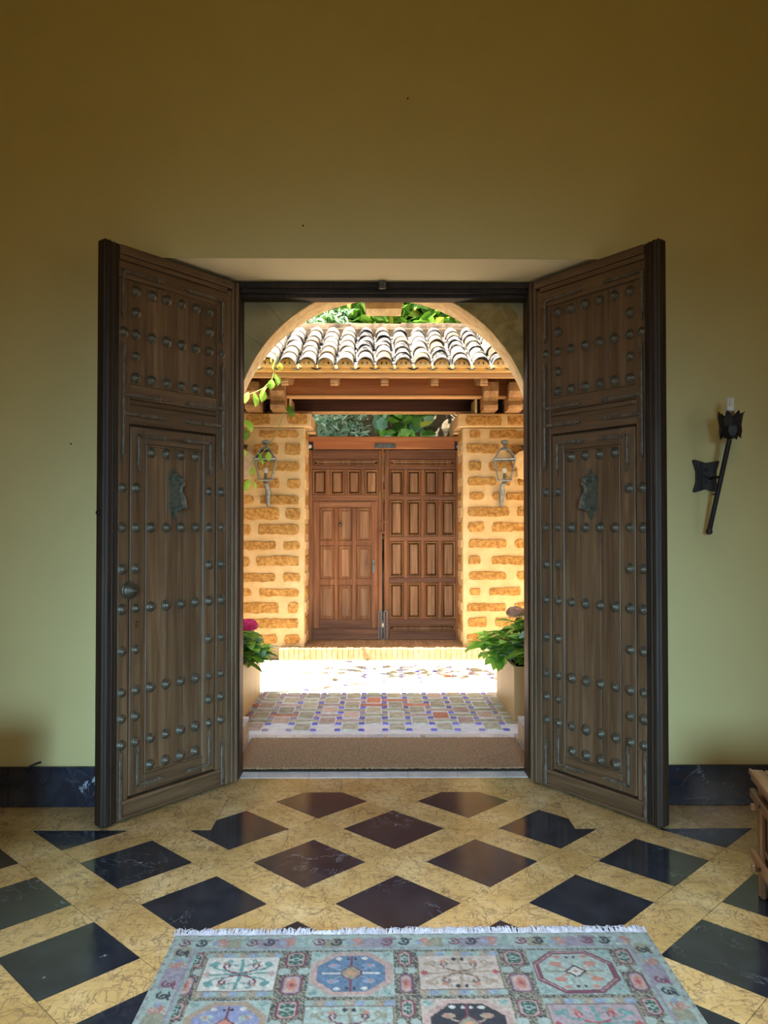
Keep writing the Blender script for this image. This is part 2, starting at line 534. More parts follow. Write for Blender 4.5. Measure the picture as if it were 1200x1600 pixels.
def tag(o, label=None, cat=None, group=None, kind=None):
    if label: o['label'] = label
    if cat: o['category'] = cat
    if group: o['group'] = group
    if kind: o['kind'] = kind
    return o


def thing(name, loc, label, cat, group=None, kind=None, rz=0.0):
    return link(name, None, None, loc, (0, 0, rz), label, cat, group, kind)


def clip(poly, a, b, c):
    """keep the part of a convex polygon where a*x+b*y<=c"""
    out = []
    n = len(poly)
    for i in range(n):
        p, q = poly[i], poly[(i + 1) % n]
        dp, dq = a * p[0] + b * p[1] - c, a * q[0] + b * q[1] - c
        if dp <= 0: out.append(p)
        if (dp < 0 < dq) or (dq < 0 < dp):
            t = dp / (dp - dq)
            out.append((p[0] + (q[0] - p[0]) * t, p[1] + (q[1] - p[1]) * t))
    return out


def parea(p):
    return abs(sum(p[i][0] * p[(i + 1) % len(p)][1] - p[(i + 1) % len(p)][0] * p[i][1] for i in range(len(p)))) / 2 if len(p) > 2 else 0


# ------------------------------------------------------------------ hall shell
YW, YA, YB = 4.235, 4.80, 5.50      # hall wall face, arch wall face, outer face
XL, XR, YBK, ZC = -3.3, 3.5, -5.0, 4.85
w = MB()
w.box(XL, -1.215, YW, YA, 0, ZC)
w.box(1.305, XR, YW, YA, 0, ZC)
w.box(-1.215, 1.305, YW, YA, 2.952, ZC)
w.prism([(-1.215, YW), (-0.885, 4.62), (-0.885, YA), (-1.215, YA)], 0, 2.952, 'xy')
w.prism([(1.305, YW), (0.965, 4.62), (0.965, YA), (1.305, YA)], 0, 2.952, 'xy')
wall_front = w.build('wall_front', M['plaster'], label='ochre plastered hall wall around the splayed doorway', cat='wall', kind='structure')
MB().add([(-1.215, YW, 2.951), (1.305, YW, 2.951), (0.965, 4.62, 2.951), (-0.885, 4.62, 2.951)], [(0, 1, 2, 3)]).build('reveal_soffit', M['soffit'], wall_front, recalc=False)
MB().box(XL - .2, XL, YBK, YB, 0, ZC).build('wall_left', M['plaster'], label='side wall of the hall on the left, outside the photograph', cat='wall', kind='structure')
MB().box(XR, XR + .2, YBK, YB, 0, ZC).build('wall_right', M['plaster'], label='side wall of the hall on the right, outside the photograph', cat='wall', kind='structure')
MB().box(XL, XR, YBK - .2, YBK, 0, ZC).build('wall_rear', M['plaster'], label='hall wall behind the viewer', cat='wall', kind='structure')
MB().box(XL - .2, XR + .2, YBK - .2, YB + 0.3, ZC, ZC + .12).build('ceiling', M['ceiling'], label='high plastered ceiling of the hall above the frame', cat='ceiling', kind='structure')


# outer wall pierced by the round arch
def arch_pts(cx, zc, r, n=40):
    return [(cx - r, 0.0)] + [(cx - r * math.cos(PI * i / n), zc + r * math.sin(PI * i / n)) for i in range(n + 1)] + [(cx + r, 0.0)]


AF = arch_pts(0.045, 2.056, 0.922)
AB = arch_pts(0.049, 2.040, 1.050)


def arch_wall():
    vs, fs = [], []
    n = len(AF)
    zt = ZC
    for pts, y in ((AF, YA), (AB, YB)):
        o = len(vs)
        for x, z in pts:
            vs.append((x, y, z))
        for x, z in pts:
            vs.append((x, y, zt))
        fs += [(o + i, o + i + 1, o + n + i + 1, o + n + i) for i in range(1, n - 2)]
        # side panels
        b = len(vs)
        vs += [(XL - .2, y, 0), (XL - .2, y, zt), (XR + .2, y, 0), (XR + .2, y, zt)]
        fs += [(b, o, o + 1, o + n + 1, b + 1), (o + n - 1, b + 2, b + 3, o + n + n - 2, o + n - 2)]
    m = n
    return vs, fs


vs, fs = arch_wall()
aw = MB()
aw.add(vs, fs)
wall_outer = aw.build('wall_outer', M['plaster_outer'], recalc=False, label='rough ochre outer wall pierced by the round arch', cat='wall', kind='structure')
ar = MB()
n = len(AF)
ar.add([(x, YA - .004, z) for x, z in AF] + [(x, YB, z) for x, z in AB], [(i, i + 1, n + i + 1, n + i) for i in range(n - 1)])
ar.build('arch_soffit', M['arch_stone'], wall_outer, recalc=False, smooth=False)
# ring of stones round the arch face
rg = []
NV = 15
for k in range(NV):
    a0, a1 = PI * k / NV + .004, PI * (k + 1) / NV - .004
    b = MB()
    r0, r1 = 0.924, 1.09 + 0.02 * (k % 2)
    st = 3
    ins = [(0.045 - r0 * math.cos(a0 + (a1 - a0) * i / st), 2.056 + r0 * math.sin(a0 + (a1 - a0) * i / st)) for i in range(st + 1)]
    outs = [(0.045 - r1 * math.cos(a0 + (a1 - a0) * i / st), min(2.056 + r1 * math.sin(a0 + (a1 - a0) * i / st), 3.12)) for i in range(st, -1, -1)]
    b.prism(ins + outs, YA - 0.006, YA + .02)
    b.build('arch_stone', M['ring'] if k > 6 else M['plaster_outer'], wall_outer)
# keystone under the crown at the outer face
MB().prism([(-0.098, 3.12), (0.195, 3.12), (0.172, 2.985), (-0.073, 2.985)], YB - .16, YB + .03).build('keystone', M['arch_stone'], wall_outer)

# dark wooden door frame (trim)
fr = MB()
cxd = 0.045
for s, x in ((-1, -0.812), (1, 0.902)):
    fr.box(x, x + s * .075, 4.70, 4.795, 0, 2.95)
    fr.box(x - s * .0, x + s * .06, 4.665, 4.70, 0, 2.93, .004)
    fr.box(x + s * .022, x + s * .06, 4.645, 4.665, 0, 2.93, .004)
fr.box(-0.885, 0.975, 4.70, 4.795, 2.872, 2.95)
fr.box(-0.86, 0.96, 4.665, 4.70, 2.892, 2.95, .004)
fr.box(-0.86, 0.96, 4.64, 4.665, 2.915, 2.95, .004)
fr.build('trim_1', M['door_dark'], label='dark wooden door frame set inside the arch opening', cat='door frame', kind='structure')
lb = MB()
lb.box(0.015, 0.055, 4.61, 4.64, 2.905, 2.95, .004)
lb.tube([(0.035, 4.605, 2.90), (0.035, 4.605, 2.945)], .007)
lb.build('frame_latch', M['iron_strap'], label='small metal latch at the middle of the door head', cat='latch')

# ------------------------------------------------------------------ baseboards
for nm, x0, x1, side in (('baseboard_left', XL, -1.222, 'left'), ('baseboard_right', 1.312, XR, 'right')):
    bb = MB().box(x0, x1, YW - .006, YW - .0005, 0, .2).build(nm, M['floor_base'], label='black marble skirting along the wall %s of the doorway' % side, cat='baseboard', kind='structure')
    x = x1 if side == 'left' else x0
    sg = -1 if side == 'left' else 1
    L = [.12, .62, .55, .62, .6]
    for ln in L:
        a, b = sorted((x, x + sg * ln))
        a, b = max(a + .001, x0), min(b - .001, x1)
        if b - a > .03:
            MB().box(a, b, YW - .022, YW - .004, 0.001, .214, .002).build('marble_slab', M['black_marble'], bb)
        x += sg * ln

# ------------------------------------------------------------------ hall floor
floor = MB().box(XL, XR, YBK, YA + .02, -.06, -.004).build('floor', M['floor_base'], label='polished hall floor of black marble squares in a honey marble lattice', cat='floor', kind='structure')
S_, D_, X0, Y0 = 0.77018, 0.49881, 0.08585, 4.29414 - 0.77018 / 2
side = D_ / math.sqrt(2)
pit = S_ / math.sqrt(2)
gap = pit - side
c45 = math.sqrt(.5)
G = .0012
PB = (3.896, -0.816, 0.983, 4.439)      # border line, notch sides, notch end


def to_xy(a, b):      # lattice frame (45 degrees) -> room
    return (X0 + (a - b) * c45, Y0 + (a + b) * c45)


def floor_tile(poly, name, m):
    pieces = []
    p = clip([q for q in poly], 0, 1, PB[0] - G)
    if parea(p) > .0008: pieces.append(p)
    q = clip(clip(clip(clip(poly, 0, -1, -PB[0] + G), 0, 1, PB[3] - G), -1, 0, -PB[1] - G), 1, 0, PB[2] - G)
    if parea(q) > .0008: pieces.append(q)
    if not pieces: return
    b = MB()
    for p in pieces:
        b.prism(p, -.012, 0, 'xy')
    b.build(name, m, floor)


for i in range(-9, 6):
    for j in range(-9, 6):
        ca, cb = i * pit, j * pit
        cx, cy = to_xy(ca, cb)
        if not (-2.9 < cx < 3.0 and 1.0 < cy < 4.9): continue
        h, g = side / 2, gap / 2

        def rect(a0, a1, b0, b1):
            return [to_xy(a, b) for a, b in ((a0 + G, b0 + G), (a1 - G, b0 + G), (a1 - G, b1 - G), (a0 + G, b1 - G))]
        floor_tile(rect(ca - h, ca + h, cb - h, cb + h), 'black_tile', M['black_marble'])
        floor_tile(rect(ca + h, ca + h + gap, cb - h, cb + h), 'honey_tile', M['cream_marble'])
        floor_tile(rect(ca - h, ca + h, cb + h, cb + h + gap), 'honey_tile', M['cream_marble'])
        floor_tile(rect(ca + h, ca + h + gap, cb + h, cb + h + gap), 'honey_tile', M['cream_marble'])
# honey marble border slabs
def slab_row(x0, x1, y0, y1, n, m=None, name='border_slab', parent=floor, zt=0.0):
    st = (x1 - x0) / n
    for k in range(n):
        MB().box(x0 + k * st + G, x0 + (k + 1) * st - G, y0 + G, y1 - G, -.012, zt).build(name, m or M['cream_marble'], parent)
slab_row(XL, PB[1], PB[0], YW, 4)
slab_row(PB[2], XR, PB[0], YW, 4)
slab_row(-1.2, PB[1], YW, PB[3], 1)
slab_row(PB[2], 1.29, YW, PB[3], 1)
slab_row(-1.2, 1.29, PB[3], 4.69, 5)
slab_row(XL, XR, YBK, 1.0, 3)
slab_row(-1.0, 1.08, 4.69, 4.80, 7, M['white_marble'], 'threshold_slab', zt=0.002)

# ------------------------------------------------------------------ great door leaves
US = [.121, .211, .307, .407, .506, .604, .697, .779]
STUD = MB().lathe([(.0290, 0), (.0285, .004), (.0245, .007), (.0240, .0095), (.0180, .013), (.0170, .0155), (.0110, .0185), (.0095, .021), (.005, .0245), (0, .025)], 14,
                  Matrix.Rotation(R(90), 4, 'X')).mesh('stud', M['iron'], True)


def strap_mesh(b, pts, wd=.0085):
    """flat iron strip along pts [(u,z)...] with leaf tip at each free end and nail heads"""
    y0, y1 = -.012, -.001
    for (u0, z0), (u1, z1) in zip(pts, pts[1:]):
        if abs(u0 - u1) > abs(z0 - z1):
            b.box(min(u0, u1) - wd, max(u0, u1) + wd, y0, y1, z0 - wd, z0 + wd, .002)
            L = abs(u1 - u0)
            k = max(2, round(L / .085))
            for i in range(k + 1):
                b.lathe([(.0065, 0), (.005, .004), (0, .0055)], 6, Matrix.Translation((u0 + (u1 - u0) * i / k, y0, z0)) @ Matrix.Rotation(R(90), 4, 'X'))
        else:
            b.box(u0 - wd, u0 + wd, y0, y1, min(z0, z1) - wd, max(z0, z1) + wd, .002)
            L = abs(z1 - z0)
            k = max(2, round(L / .095))
            for i in range(k + 1):
                b.lathe([(.0065, 0), (.005, .004), (0, .0055)], 6, Matrix.Translation((u0, y0, z0 + (z1 - z0) * i / k)) @ Matrix.Rotation(R(90), 4, 'X'))


def tip(b, u, z, du, dz):
    """small leaf-shaped end"""
    px, pz = -dz, du
    q = [(0, .006), (.008, .013), (.02, .010), (.026, .005), (.034, .009), (.05, 0)]
    pts = [(u + du * a + px * c, z + dz * a + pz * c) for a, c in q] + [(u + du * a - px * c, z + dz * a - pz * c) for a, c in q[-2::-1]]
    b.prism(pts, -.011, -.001)


def great_leaf(s, name, loc, rz, label, W):
    fn = lambda p: Vector((p.x * s, p.y, p.z))
    root = thing(name, loc, label, 'door', kind='structure', rz=rz)
    H = 2.93

    def part(nm, m, parent, boxes, smooth=False):
        b = MB(fn)
        for q in boxes:
            b.box(*q)
        return b.build(nm, m, parent, smooth=smooth)
    dw, dh = M['door_wood'], M['door_wood_h']
    part('core_board', M['door_dark'], root, [(0.012, W - .012, .022, .05, .012, H - .005)])
    part('hinge_stile', dw, root, [(.0, .022, -.012, .05, .01, H, .004), (.026, .046, -.004, .03, .01, H, .004), (.050, .083, .000, .03, .01, H - .06, .003)])
    part('meeting_stile', M['door_dark'], root, [(W - .085, W - .062, -.003, .03, .01, H, .004), (W - .060, W - .040, -.012, .03, .01, H, .006),
                                               (W - .037, W - .004, -.020, .022, .01, H, .009), (W - .018, W + .004, -.006, .058, .01, H + .006, .008)])
    part('top_rail', dh, root, [(.05, W - .086, -.010, .03, H - .045, H, .005), (.083, W - .086, -.004, .03, H - .075, H - .048, .003),
                                (.083, W - .086, .001, .03, 2.765, H - .078, .002)])
    part('inner_stile', dw, root, [(.086, .158, .002, .03, .11, 2.762, .002)])
    part('inner_stile', dw, root, [(.742, W - .088, .002, .03, .11, 2.762, .002)])
    part('middle_rail', dh, root, [(.160, .740, .002, .03, 2.152, 2.226, .002)])
    part('rail_moulding', dh, root, [(.160, .740, .006, .03, 2.123, 2.150, .004), (.175, .725, .000, .03, 2.130, 2.143, .004)])
    part('middle_rail', dh, root, [(.160, .740, .002, .03, 2.022, 2.121, .002)])
    # kick board with raised frame
    part('kick_board', dh, root, [(.086, W - .088, .006, .03, .012, .108, .002), (.095, .797, -.010, .012, .092, .110, .005), (.095, .797, -.004, .012, .014, .028, .004),
                                  (.095, .112, -.006, .012, .028, .092, .004), (.780, .797, -.006, .012, .028, .092, .004)])
    # upper planks
    for a, c in ((.160, .352), (.354, .564), (.566, .740)):
        part('plank', dw, root, [(a, c, .007, .03, 2.228, 2.762, .0015)])
    part('panel_bead', dh, root, [(.160, .740, .003, .012, 2.755, 2.764, .003)])
    # wicket
    wk = part('wicket_door', dw, root, [(.172, .733, .012, .0215, .124, 2.008)])
    part('wicket_stile', dw, wk, [(.170, .254, .001, .02, .122, 2.010, .003)])
    part('wicket_stile', dw, wk, [(.643, .735, .001, .02, .122, 2.010, .003)])
    part('wicket_rail', dh, wk, [(.2555, .6415, .001, .02, 1.925, 2.010, .003)])
    part('wicket_rail', dh, wk, [(.2555, .6415, .001, .02, .122, .213, .003)])
    part('wicket_bead', dw, wk, [(.2555, .263, -.002, .01, .215, 1.922, .003), (.634, .6415, -.002, .01, .215, 1.922, .003),
                                 (.263, .634, -.002, .01, 1.914, 1.922, .003), (.263, .634, -.002, .01, .215, .223, .003)])
    for a, c in ((.2635, .385), (.3865, .508), (.5095, .6335)):
        part('wicket_plank', dw, wk, [(a, c, .006, .02, .2235, 1.9135, .0015)])

    def stud(u, z, par):
        y = .004 if par is root else .003
        o = link('stud', STUD, par, (s * u, y + .002, z))
        o.scale = (random.uniform(.92, 1.08),) * 3
        o.rotation_euler = (R(random.uniform(-4, 4)), random.uniform(0, 3), R(random.uniform(-4, 4)))
    for z in (2.714, 2.488, 2.263):
        for k in range(1, 7): stud(US[k] + (.006 if k == 6 else 0), z, root)
    for z in (2.601, 2.375):
        stud(US[1], z, root)
        stud(US[6] + .006, z, root)
    stud(US[0], 2.490, root)
    stud(US[7], 2.487, root)
    for z in (1.884, .253):
        for k in range(2, 6): stud(US[k], z, wk)
    for z in (1.490, 1.075, .655, .390):
        for k in range(1, 7): stud(US[k], z, wk)
        stud(US[0], z, root)
        stud(US[7], z, root)
    for z in (1.693, 1.279, .863, .522):
        stud(US[1], z, wk)
        stud(US[6], z, wk)
        stud(US[0], z, root)
        stud(US[7], z, root)

    def strap(par, segs, tips, nm='corner_strap'):
        b = MB(fn)
        for q in segs: strap_mesh(b, q)
        for q in tips: tip(b, *q)
        b.build(nm, M['iron_strap'], par)
    strap(root, [[(.585, 2.800), (.786, 2.800), (.786, 2.60)]], [(.585, 2.800, -1, 0), (.786, 2.60, 0, -1)])
    strap(root, [[(.345, 2.797), (.124, 2.797), (.124, 2.60)]], [(.345, 2.797, 1, 0), (.124, 2.60, 0, -1)])
    strap(root, [[(.780, 2.385), (.780, 1.870)], [(.570, 2.170), (.780, 2.170)], [(.570, 2.072), (.780, 2.072)]],
          [(.780, 2.385, 0, 1), (.780, 1.870, 0, -1), (.570, 2.170, -1, 0), (.570, 2.072, -1, 0)])
    strap(root, [[(.117, 2.385), (.117, 1.870)], [(.335, 2.171), (.117, 2.171)], [(.335, 2.072), (.117, 2.072)]],
          [(.117, 2.385, 0, 1), (.117, 1.870, 0, -1), (.335, 2.171, 1, 0), (.335, 2.072, 1, 0)])
    strap(wk, [[(.545, 1.965), (.688, 1.965), (.690, 1.83)]], [(.545, 1.965, -1, 0), (.688, 1.83, 0, -1)])
    strap(wk, [[(.360, 1.965), (.211, 1.965), (.211, 1.83)]], [(.360, 1.965, 1, 0), (.211, 1.83, 0, -1)])
    strap(wk, [[(.572, .168), (.688, .168), (.688, .325)]], [(.572, .168, -1, 0), (.688, .325, 0, 1)])
    strap(wk, [[(.350, .160), (.213, .160), (.213, .310)]], [(.350, .160, 1, 0), (.213, .310, 0, 1)])
    strap(root, [[(.790, .310), (.790, .035)]], [(.790, .310, 0, 1)], 'side_strap')
    strap(root, [[(.118, .235), (.118, .03)]], [(.118, .235, 0, 1)], 'side_strap')
    # knocker
    zc = 1.665
    b = MB(fn)
    u = .452
    half = [(0, .145), (.008, .138), (.010, .118), (.030, .108), (.040, .090), (.028, .078), (.026, .03), (.026, -.02), (.036, -.045), (.040, -.062),
            (.026, -.082), (.014, -.092), (.020, -.104), (.008, -.118), (0, -.132)]
    pts = [(u + a, zc + c) for a, c in half] + [(u - a, zc + c) for a, c in half[-2:0:-1]]
    b.prism(pts, -.006, .006)
    b.prism([(u + (a - u) * .8, zc + (c - zc) * .85) for a, c in pts], -.010, -.005)
    kn = b.build('knocker', M['iron_green'], root)
    b = MB(fn)
    b.tube([(u, -.005, zc + .085), (u, -.035, zc + .092), (u, -.058, zc + .080), (u, -.062, zc + .062), (u, -.048, zc + .036), (u, -.046, zc + .015),
            (u, -.060, zc - .012), (u, -.070, zc - .035), (u, -.074, zc - .055), (u, -.058, zc - .072), (u, -.030, zc - .076)],
           [.012, .013, .012, .009, .008, .010, .014, .015, .013, .011, .009], 8)
    for dy, dz, r in ((-.080, -.062, .014), (-.068, -.030, .017), (-.060, .060, .014), (-.012, .088, .016), (-.03, -.075, .016)):
        b.lathe([(0, -r), (r * .7, -r * .7), (r, 0), (r * .7, r * .7), (0, r)], 8, Matrix.Translation((u, dy, zc + dz)))
    b.tube([(u - .022, -.012, zc + .088), (u + .022, -.012, zc + .088)], .010, 8)
    b.build('striker', M['iron_green'], kn, smooth=True)
    return root, wk, fn


aL = math.atan2(0.714, 0.540)
doorL, wkL, fnL = great_leaf(-1, 'door_1', (-0.817, 4.61, 0), aL, 'left great door leaf, dark studded wood with a round pull knob', .893)
aR = math.atan2(-0.729, 0.503)
doorR, wkR, fnR = great_leaf(1, 'door_2', (0.905, 4.60, 0), aR, 'right great door leaf, dark studded wood without a pull knob', .884)
b = MB(fnL)
b.lathe([(.046, 0), (.046, .006), (.040, .010), (.040, .020), (.034, .024), (.030, .034), (.024, .038), (.018, .050), (.010, .056), (.006, .066), (0, .068)], 20,
        Matrix.Translation((.742, .0, 1.17)) @ Matrix.Rotation(R(90), 4, 'X'))
b.build('pull_knob', M['iron'], doorL, smooth=True)
b = MB(fnL)
b.prism([(.694 + .010 * math.cos(t), .99 + .020 * math.sin(t)) for t in [i * PI / 5 for i in range(10)]], -.004, .004)
b.lathe([(.005, 0), (.004, .008), (0, .01)], 8, Matrix.Translation((.694, -.003, .995)) @ Matrix.Rotation(R(90), 4, 'X'))
b.build('keyhole_plate', M['brass'], doorL)
b = MB(fnL)
b.lathe([(.012, 0), (.014, .006), (.010, .016), (0, .018)], 10, Matrix.Translation((.893, .03, 1.565)) @ Matrix.Rotation(R(90), 4, 'Y'))
b.build('edge_bolt', M['iron_black'], doorL, smooth=True)

# ------------------------------------------------------------------ mat, plinths
mt = MB().box(-0.878, 0.978, 4.805, 5.505, 0.002, 0.012, .003).build('door_mat', M['mat_edge'], label='wide brown coir mat across the threshold under the arch', cat='mat')
mm = MB()
nx, ny = 260, 90
xs = np.linspace(-0.872, 0.972, nx)
ys = np.linspace(4.812, 5.498, ny)
zz = 0.021 + rng.normal(0, .0016, (ny, nx))
zz[0, :] -= .006
vs = [(float(xs[i]), float(ys[j]), float(zz[j, i])) for j in range(ny) for i in range(nx)]
mm.add(vs, [(j * nx + i, j * nx + i + 1, (j + 1) * nx + i + 1, (j + 1) * nx + i) for j in range(ny - 1) for i in range(nx - 1)])
mm.build('coir_pile', M['mat_fibre'], mt, kind='stuff')
for s, xi, xo, lab in ((-1, -0.893, -1.06, 'low stone plinth with white top at the left foot of the arch'), (1, 0.992, 1.16, 'low stone plinth with white top at the right foot of the arch')):
    p = MB().box(min(xi, xo), max(xi, xo), 4.95, 5.52, 0.0, .145, .003).build('arch_plinth', M['plinth_side'], label=lab, cat='plinth')
    MB().box(min(xi, xo), max(xi, xo), 4.945, 5.525, .145, .163, .003).build('marble_cap', M['white_marble'], p)

# ------------------------------------------------------------------ courtyard ground
ground = MB().box(-8, 8, YA + .02, 8.80, -.08, -.006).build('courtyard_ground', M['pave_joint'], label='courtyard paving of stone pavers with small blue glazed inserts', cat='ground', kind='structure')
for row, (y0, y1, st, m0) in enumerate(((4.822, 5.50, .42, M['white_marble']), (5.53, 5.665, .115, M['white_marble']))):
    x = -1.05 if row == 0 else -1.4
    while x < (1.1 if row == 0 else 1.5):
        wd = st * random.uniform(.7, 1.3)
        if row and random.random() < .18: wd = .04
        MB().box(x, x + wd - .008, y0, y1, -.02, 0.0, .003).build('border_stone', m0 if wd > .05 else M['paver_pink'], ground)
        x += wd
P = .356
XC = 0.155
bl = 0
blues = MB()


def pick():
    r = random.random()
    return M['paver_red'] if r < .09 else M['paver_pink'] if r < .30 else M['paver_green']


def jit(x0, x1, y0, y1, z1):
    j = lambda a: a + random.uniform(-.004, .004)
    b = MB()
    q = [(j(x0 + .008), j(y0)), (j(x1 - .008), j(y0)), (j(x1), j(y0 + .01)), (j(x1), j(y1 - .01)), (j(x1 - .008), j(y1)), (j(x0 + .008), j(y1)), (j(x0), j(y1 - .01)), (j(x0), j(y0 + .01))]
    cx, cy = (x0 + x1) / 2, (y0 + y1) / 2
    t = [(cx + (a - cx) * .93, cy + (c - cy) * .93) for a, c in q]
    b.frustum(q, t, -.02, z1, 'xy')
    return b


inserts = []
for k in range(-10, 10):
    xk = XC + k * P / 2
    for r in range(0, 9):
        yc = 5.885 + P * r + (0 if k % 2 == 0 else P / 2) - P / 2 * 0
        if yc - .1 > 5.66 and yc + .1 < 8.78:
            jit(xk - .060, xk + .060, yc - .098, yc + .098, random.uniform(-.001, .003)).build('paver', pick(), ground)
        ys_ = yc + P / 2
        if ys_ + .04 < 8.78 and ys_ > 5.70:
            jit(xk - .117, xk + .117, ys_ - .036, ys_ + .036, random.uniform(-.001, .003)).build('long_paver', pick(), ground)
        if yc - .1 <= 5.66 and yc > 5.6:
            jit(xk - .060, xk + .060, 5.68, yc + .098, 0.001).build('paver', pick(), ground)
    for q in range(0, 35):
        yq = 5.885 - P / 4 + q * P / 2 / 1.0
        if yq > 8.75: break
        if yq > 5.70:
            inserts.append((yq, xk + P / 4))
inserts.sort()
for i, (yq, xq) in enumerate(inserts):
    bq = jit(xq - .023, xq + .023, yq - .026, yq + .026, .001)
    if i < 300:
        lil = .8 if (xq < -.55) else .18
        bq.build('glazed_insert', M['paver_lilac'] if random.random() < lil else M['paver_blue'], ground)
    else:
        blues.add(bq.v, bq.f)
if blues.v: blues.build('distant_inserts', M['paver_blue'], ground, kind='stuff')

# ------------------------------------------------------------------ step under the gate
SH = .125
step = MB().box(-1.09, 1.265, 8.80, 8.945, -.05, SH - .008).box(-.805, .97, 8.94, 9.62, -.05, SH - .008).build('gate_step', M['mortar'], label='low brick step in front of the wooden courtyard gate', cat='step')
x = -1.09
while x < 1.26:
    wd = random.uniform(.055, .068)
    x1 = min(x + wd, 1.268)
    b = MB()
    b.box(x, x1 - .007, 8.788, 9.02 if -.80 < x and x1 < .97 else 8.945, .0, SH + random.uniform(-.002, .003), .004)
    b.build('brick', M['brick'], step)
    x = x1
for k in range(24):
    for r, (y0, y1) in enumerate(((9.03, 9.24), (9.25, 9.46))):
        x0 = -.82 + k * .0755
        MB().box(x0, x0 + .068, y0, y1, SH - .03, SH + random.uniform(-.003, .002), .003).build('brick', M['brick'], step)


# ------------------------------------------------------------------ stone pillars
def pw(px, py, Y=8.95):
    """photo measurement -> position on the pillar front face"""
    return ((px - 588.4) / 1224.4 * Y, 1.5 + (821.3 - py) / 1224.4 * Y)


def rough_stone(x0, x1, z0, z1, parent, m, y=8.95, name='stone', proud=.014):
    n = max(3, int((x1 - x0) / .05))
    z0, z1 = z0 - .007, z1 + .007
    j = lambda a: random.uniform(-a, a)
    cc = lambda i: .008 + j(.005) if i in (0, n) else 0
    ex = lambda i: (.012 if i == 0 else -.012 if i == n else 0)
    pts = [(x0 + (x1 - x0) * i / n + ex(i) + j(.006), z0 + cc(i) * .6 + j(.009)) for i in range(n + 1)] + [(x1 + j(.006), (z0 + z1) / 2 + j(.015))] + \
          [(x1 - (x1 - x0) * i / n - ex(i) + j(.006), z1 - cc(i) * .6 + j(.010)) for i in range(n + 1)] + [(x0 + j(.006), (z0 + z1) / 2 + j(.015))]
    cx, cz = (x0 + x1) / 2, (z0 + z1) / 2
    kx, kz = 1 - .03 / (x1 - x0), 1 - .026 / (z1 - z0)
    t = [(cx + (a - cx) * kx, cz + (c - cz) * kz) for a, c in pts]
    b = MB()
    d = proud + j(.004)
    b.frustum(pts, t, y + .02, y - d)
    b.build(name, m, parent)


LROWS = [(646.5, 663.5, [(350, 382), (384, 423), (448, 482)]), (672, 684, [(340, 370), (375, 392), (403, 468)]), (693, 710, [(350, 388), (394, 437), (444, 471)]),
         (722, 736, [(340, 370), (375, 393), (400, 470)]), (748, 763, [(350, 390), (396, 438), (447, 471)]), (774, 788, [(340, 368), (375, 398), (405, 468)]),
         (794, 812, [(345, 438), (445, 471)]), (819, 835, [(340, 394), (402, 469)]), (846, 859, [(345, 370), (376, 432), (441, 471)]), (869, 884, [(345, 392), (400, 469)]),
         (895, 909, [(345, 368), (376, 432), (441, 471)]), (919, 932, [(345, 395), (404, 469)]), (941, 958, [(350, 438), (449, 468)]), (966, 981, [(350, 378), (386, 468)]),
         (991, 1005, [(350, 392), (400, 435), (444, 470)])]
RROWS = [(650, 664, [(716, 785), (792, 850)]), (672, 684, [(733, 752), (764, 826), (832, 860)]), (694, 708, [(728, 782), (790, 832), (838, 860)]), (721, 736, [(731, 754), (763, 826), (834, 860)]),
         (745, 758, [(730, 777), (785, 800), (808, 850)]), (769, 781, [(732, 758), (768, 782), (790, 850)]), (792, 807, [(730, 797), (807, 850)]),
         (816, 831, [(730, 758), (767, 825), (833, 860)]), (843, 856, [(731, 793), (803, 850)]), (869, 882, [(730, 752), (767, 850)]), (893, 906, [(731, 793), (806, 850)]),
         (918, 930, [(732, 752), (763, 815), (823, 860)]), (942, 955, [(728, 792), (802, 850)]), (965, 979, [(730, 762), (772, 850)]), (990, 1003, [(728, 788), (798, 850)])]
for nm, x0, x1, rows, lab, cap in (('L', -2.5, -0.822, LROWS, 'sandstone gate pillar left of the wooden gate', (-2.6, -.749)),
                                   ('R', .985, 2.6, RROWS, 'sandstone gate pillar right of the wooden gate', (.925, 2.7))):
    pil = MB().box(x0, x1, 8.95, 9.9, -.02, 2.62, .01).build('stone_pillar', M['mortar'], label=lab, cat='pillar')
    MB().box(cap[0], cap[1], 8.93, 9.92, 2.625, 2.785, .012).build('cap_slab', M['mortar'], pil)
    MB().box(cap[0] - .0, cap[1] + (.02 if nm == 'L' else 0), 9.3, 9.92, 2.60, 2.62, .006).build('cap_moulding', M['sandstone_pale'], pil)
    for ri, (yt, yb, st) in enumerate(rows):
        for a, c in st:
            (xa, zb), (xb, zt) = pw(a, yb), pw(c, yt)
            xa, xb = max(xa, x0 + .02), min(xb, x1 - .012 if ri else cap[1] - .01)
            if ri == 0 and nm == 'R': xa = max(xa, cap[0] + .012)
            elif nm == 'R': xa = max(xa, x0 + .012)
            if xb - xa < .05: continue
            rough_stone(xa, xb, zb, zt, pil, M['sandstone'], y=8.95 if ri else 8.93)
    # reveal stones on the side facing the gate
    for ri in range(1, 15):
        yt, yb, _ = rows[ri]
        zt, zb = pw(0, yt)[1], pw(0, yb)[1]
        b = MB()
        if nm == 'L': b.box(x1 - .02, x1 + .012, 9.0 + .06 * (ri % 2), 9.40, zb, zt, .008)
        else: b.box(x0 - .012, x0 + .02, 9.0 + .06 * (ri % 2), 9.40, zb, zt, .008)
        b.build('side_stone', M['sandstone'] if ri % 2 else M['sandstone_pale'], pil)
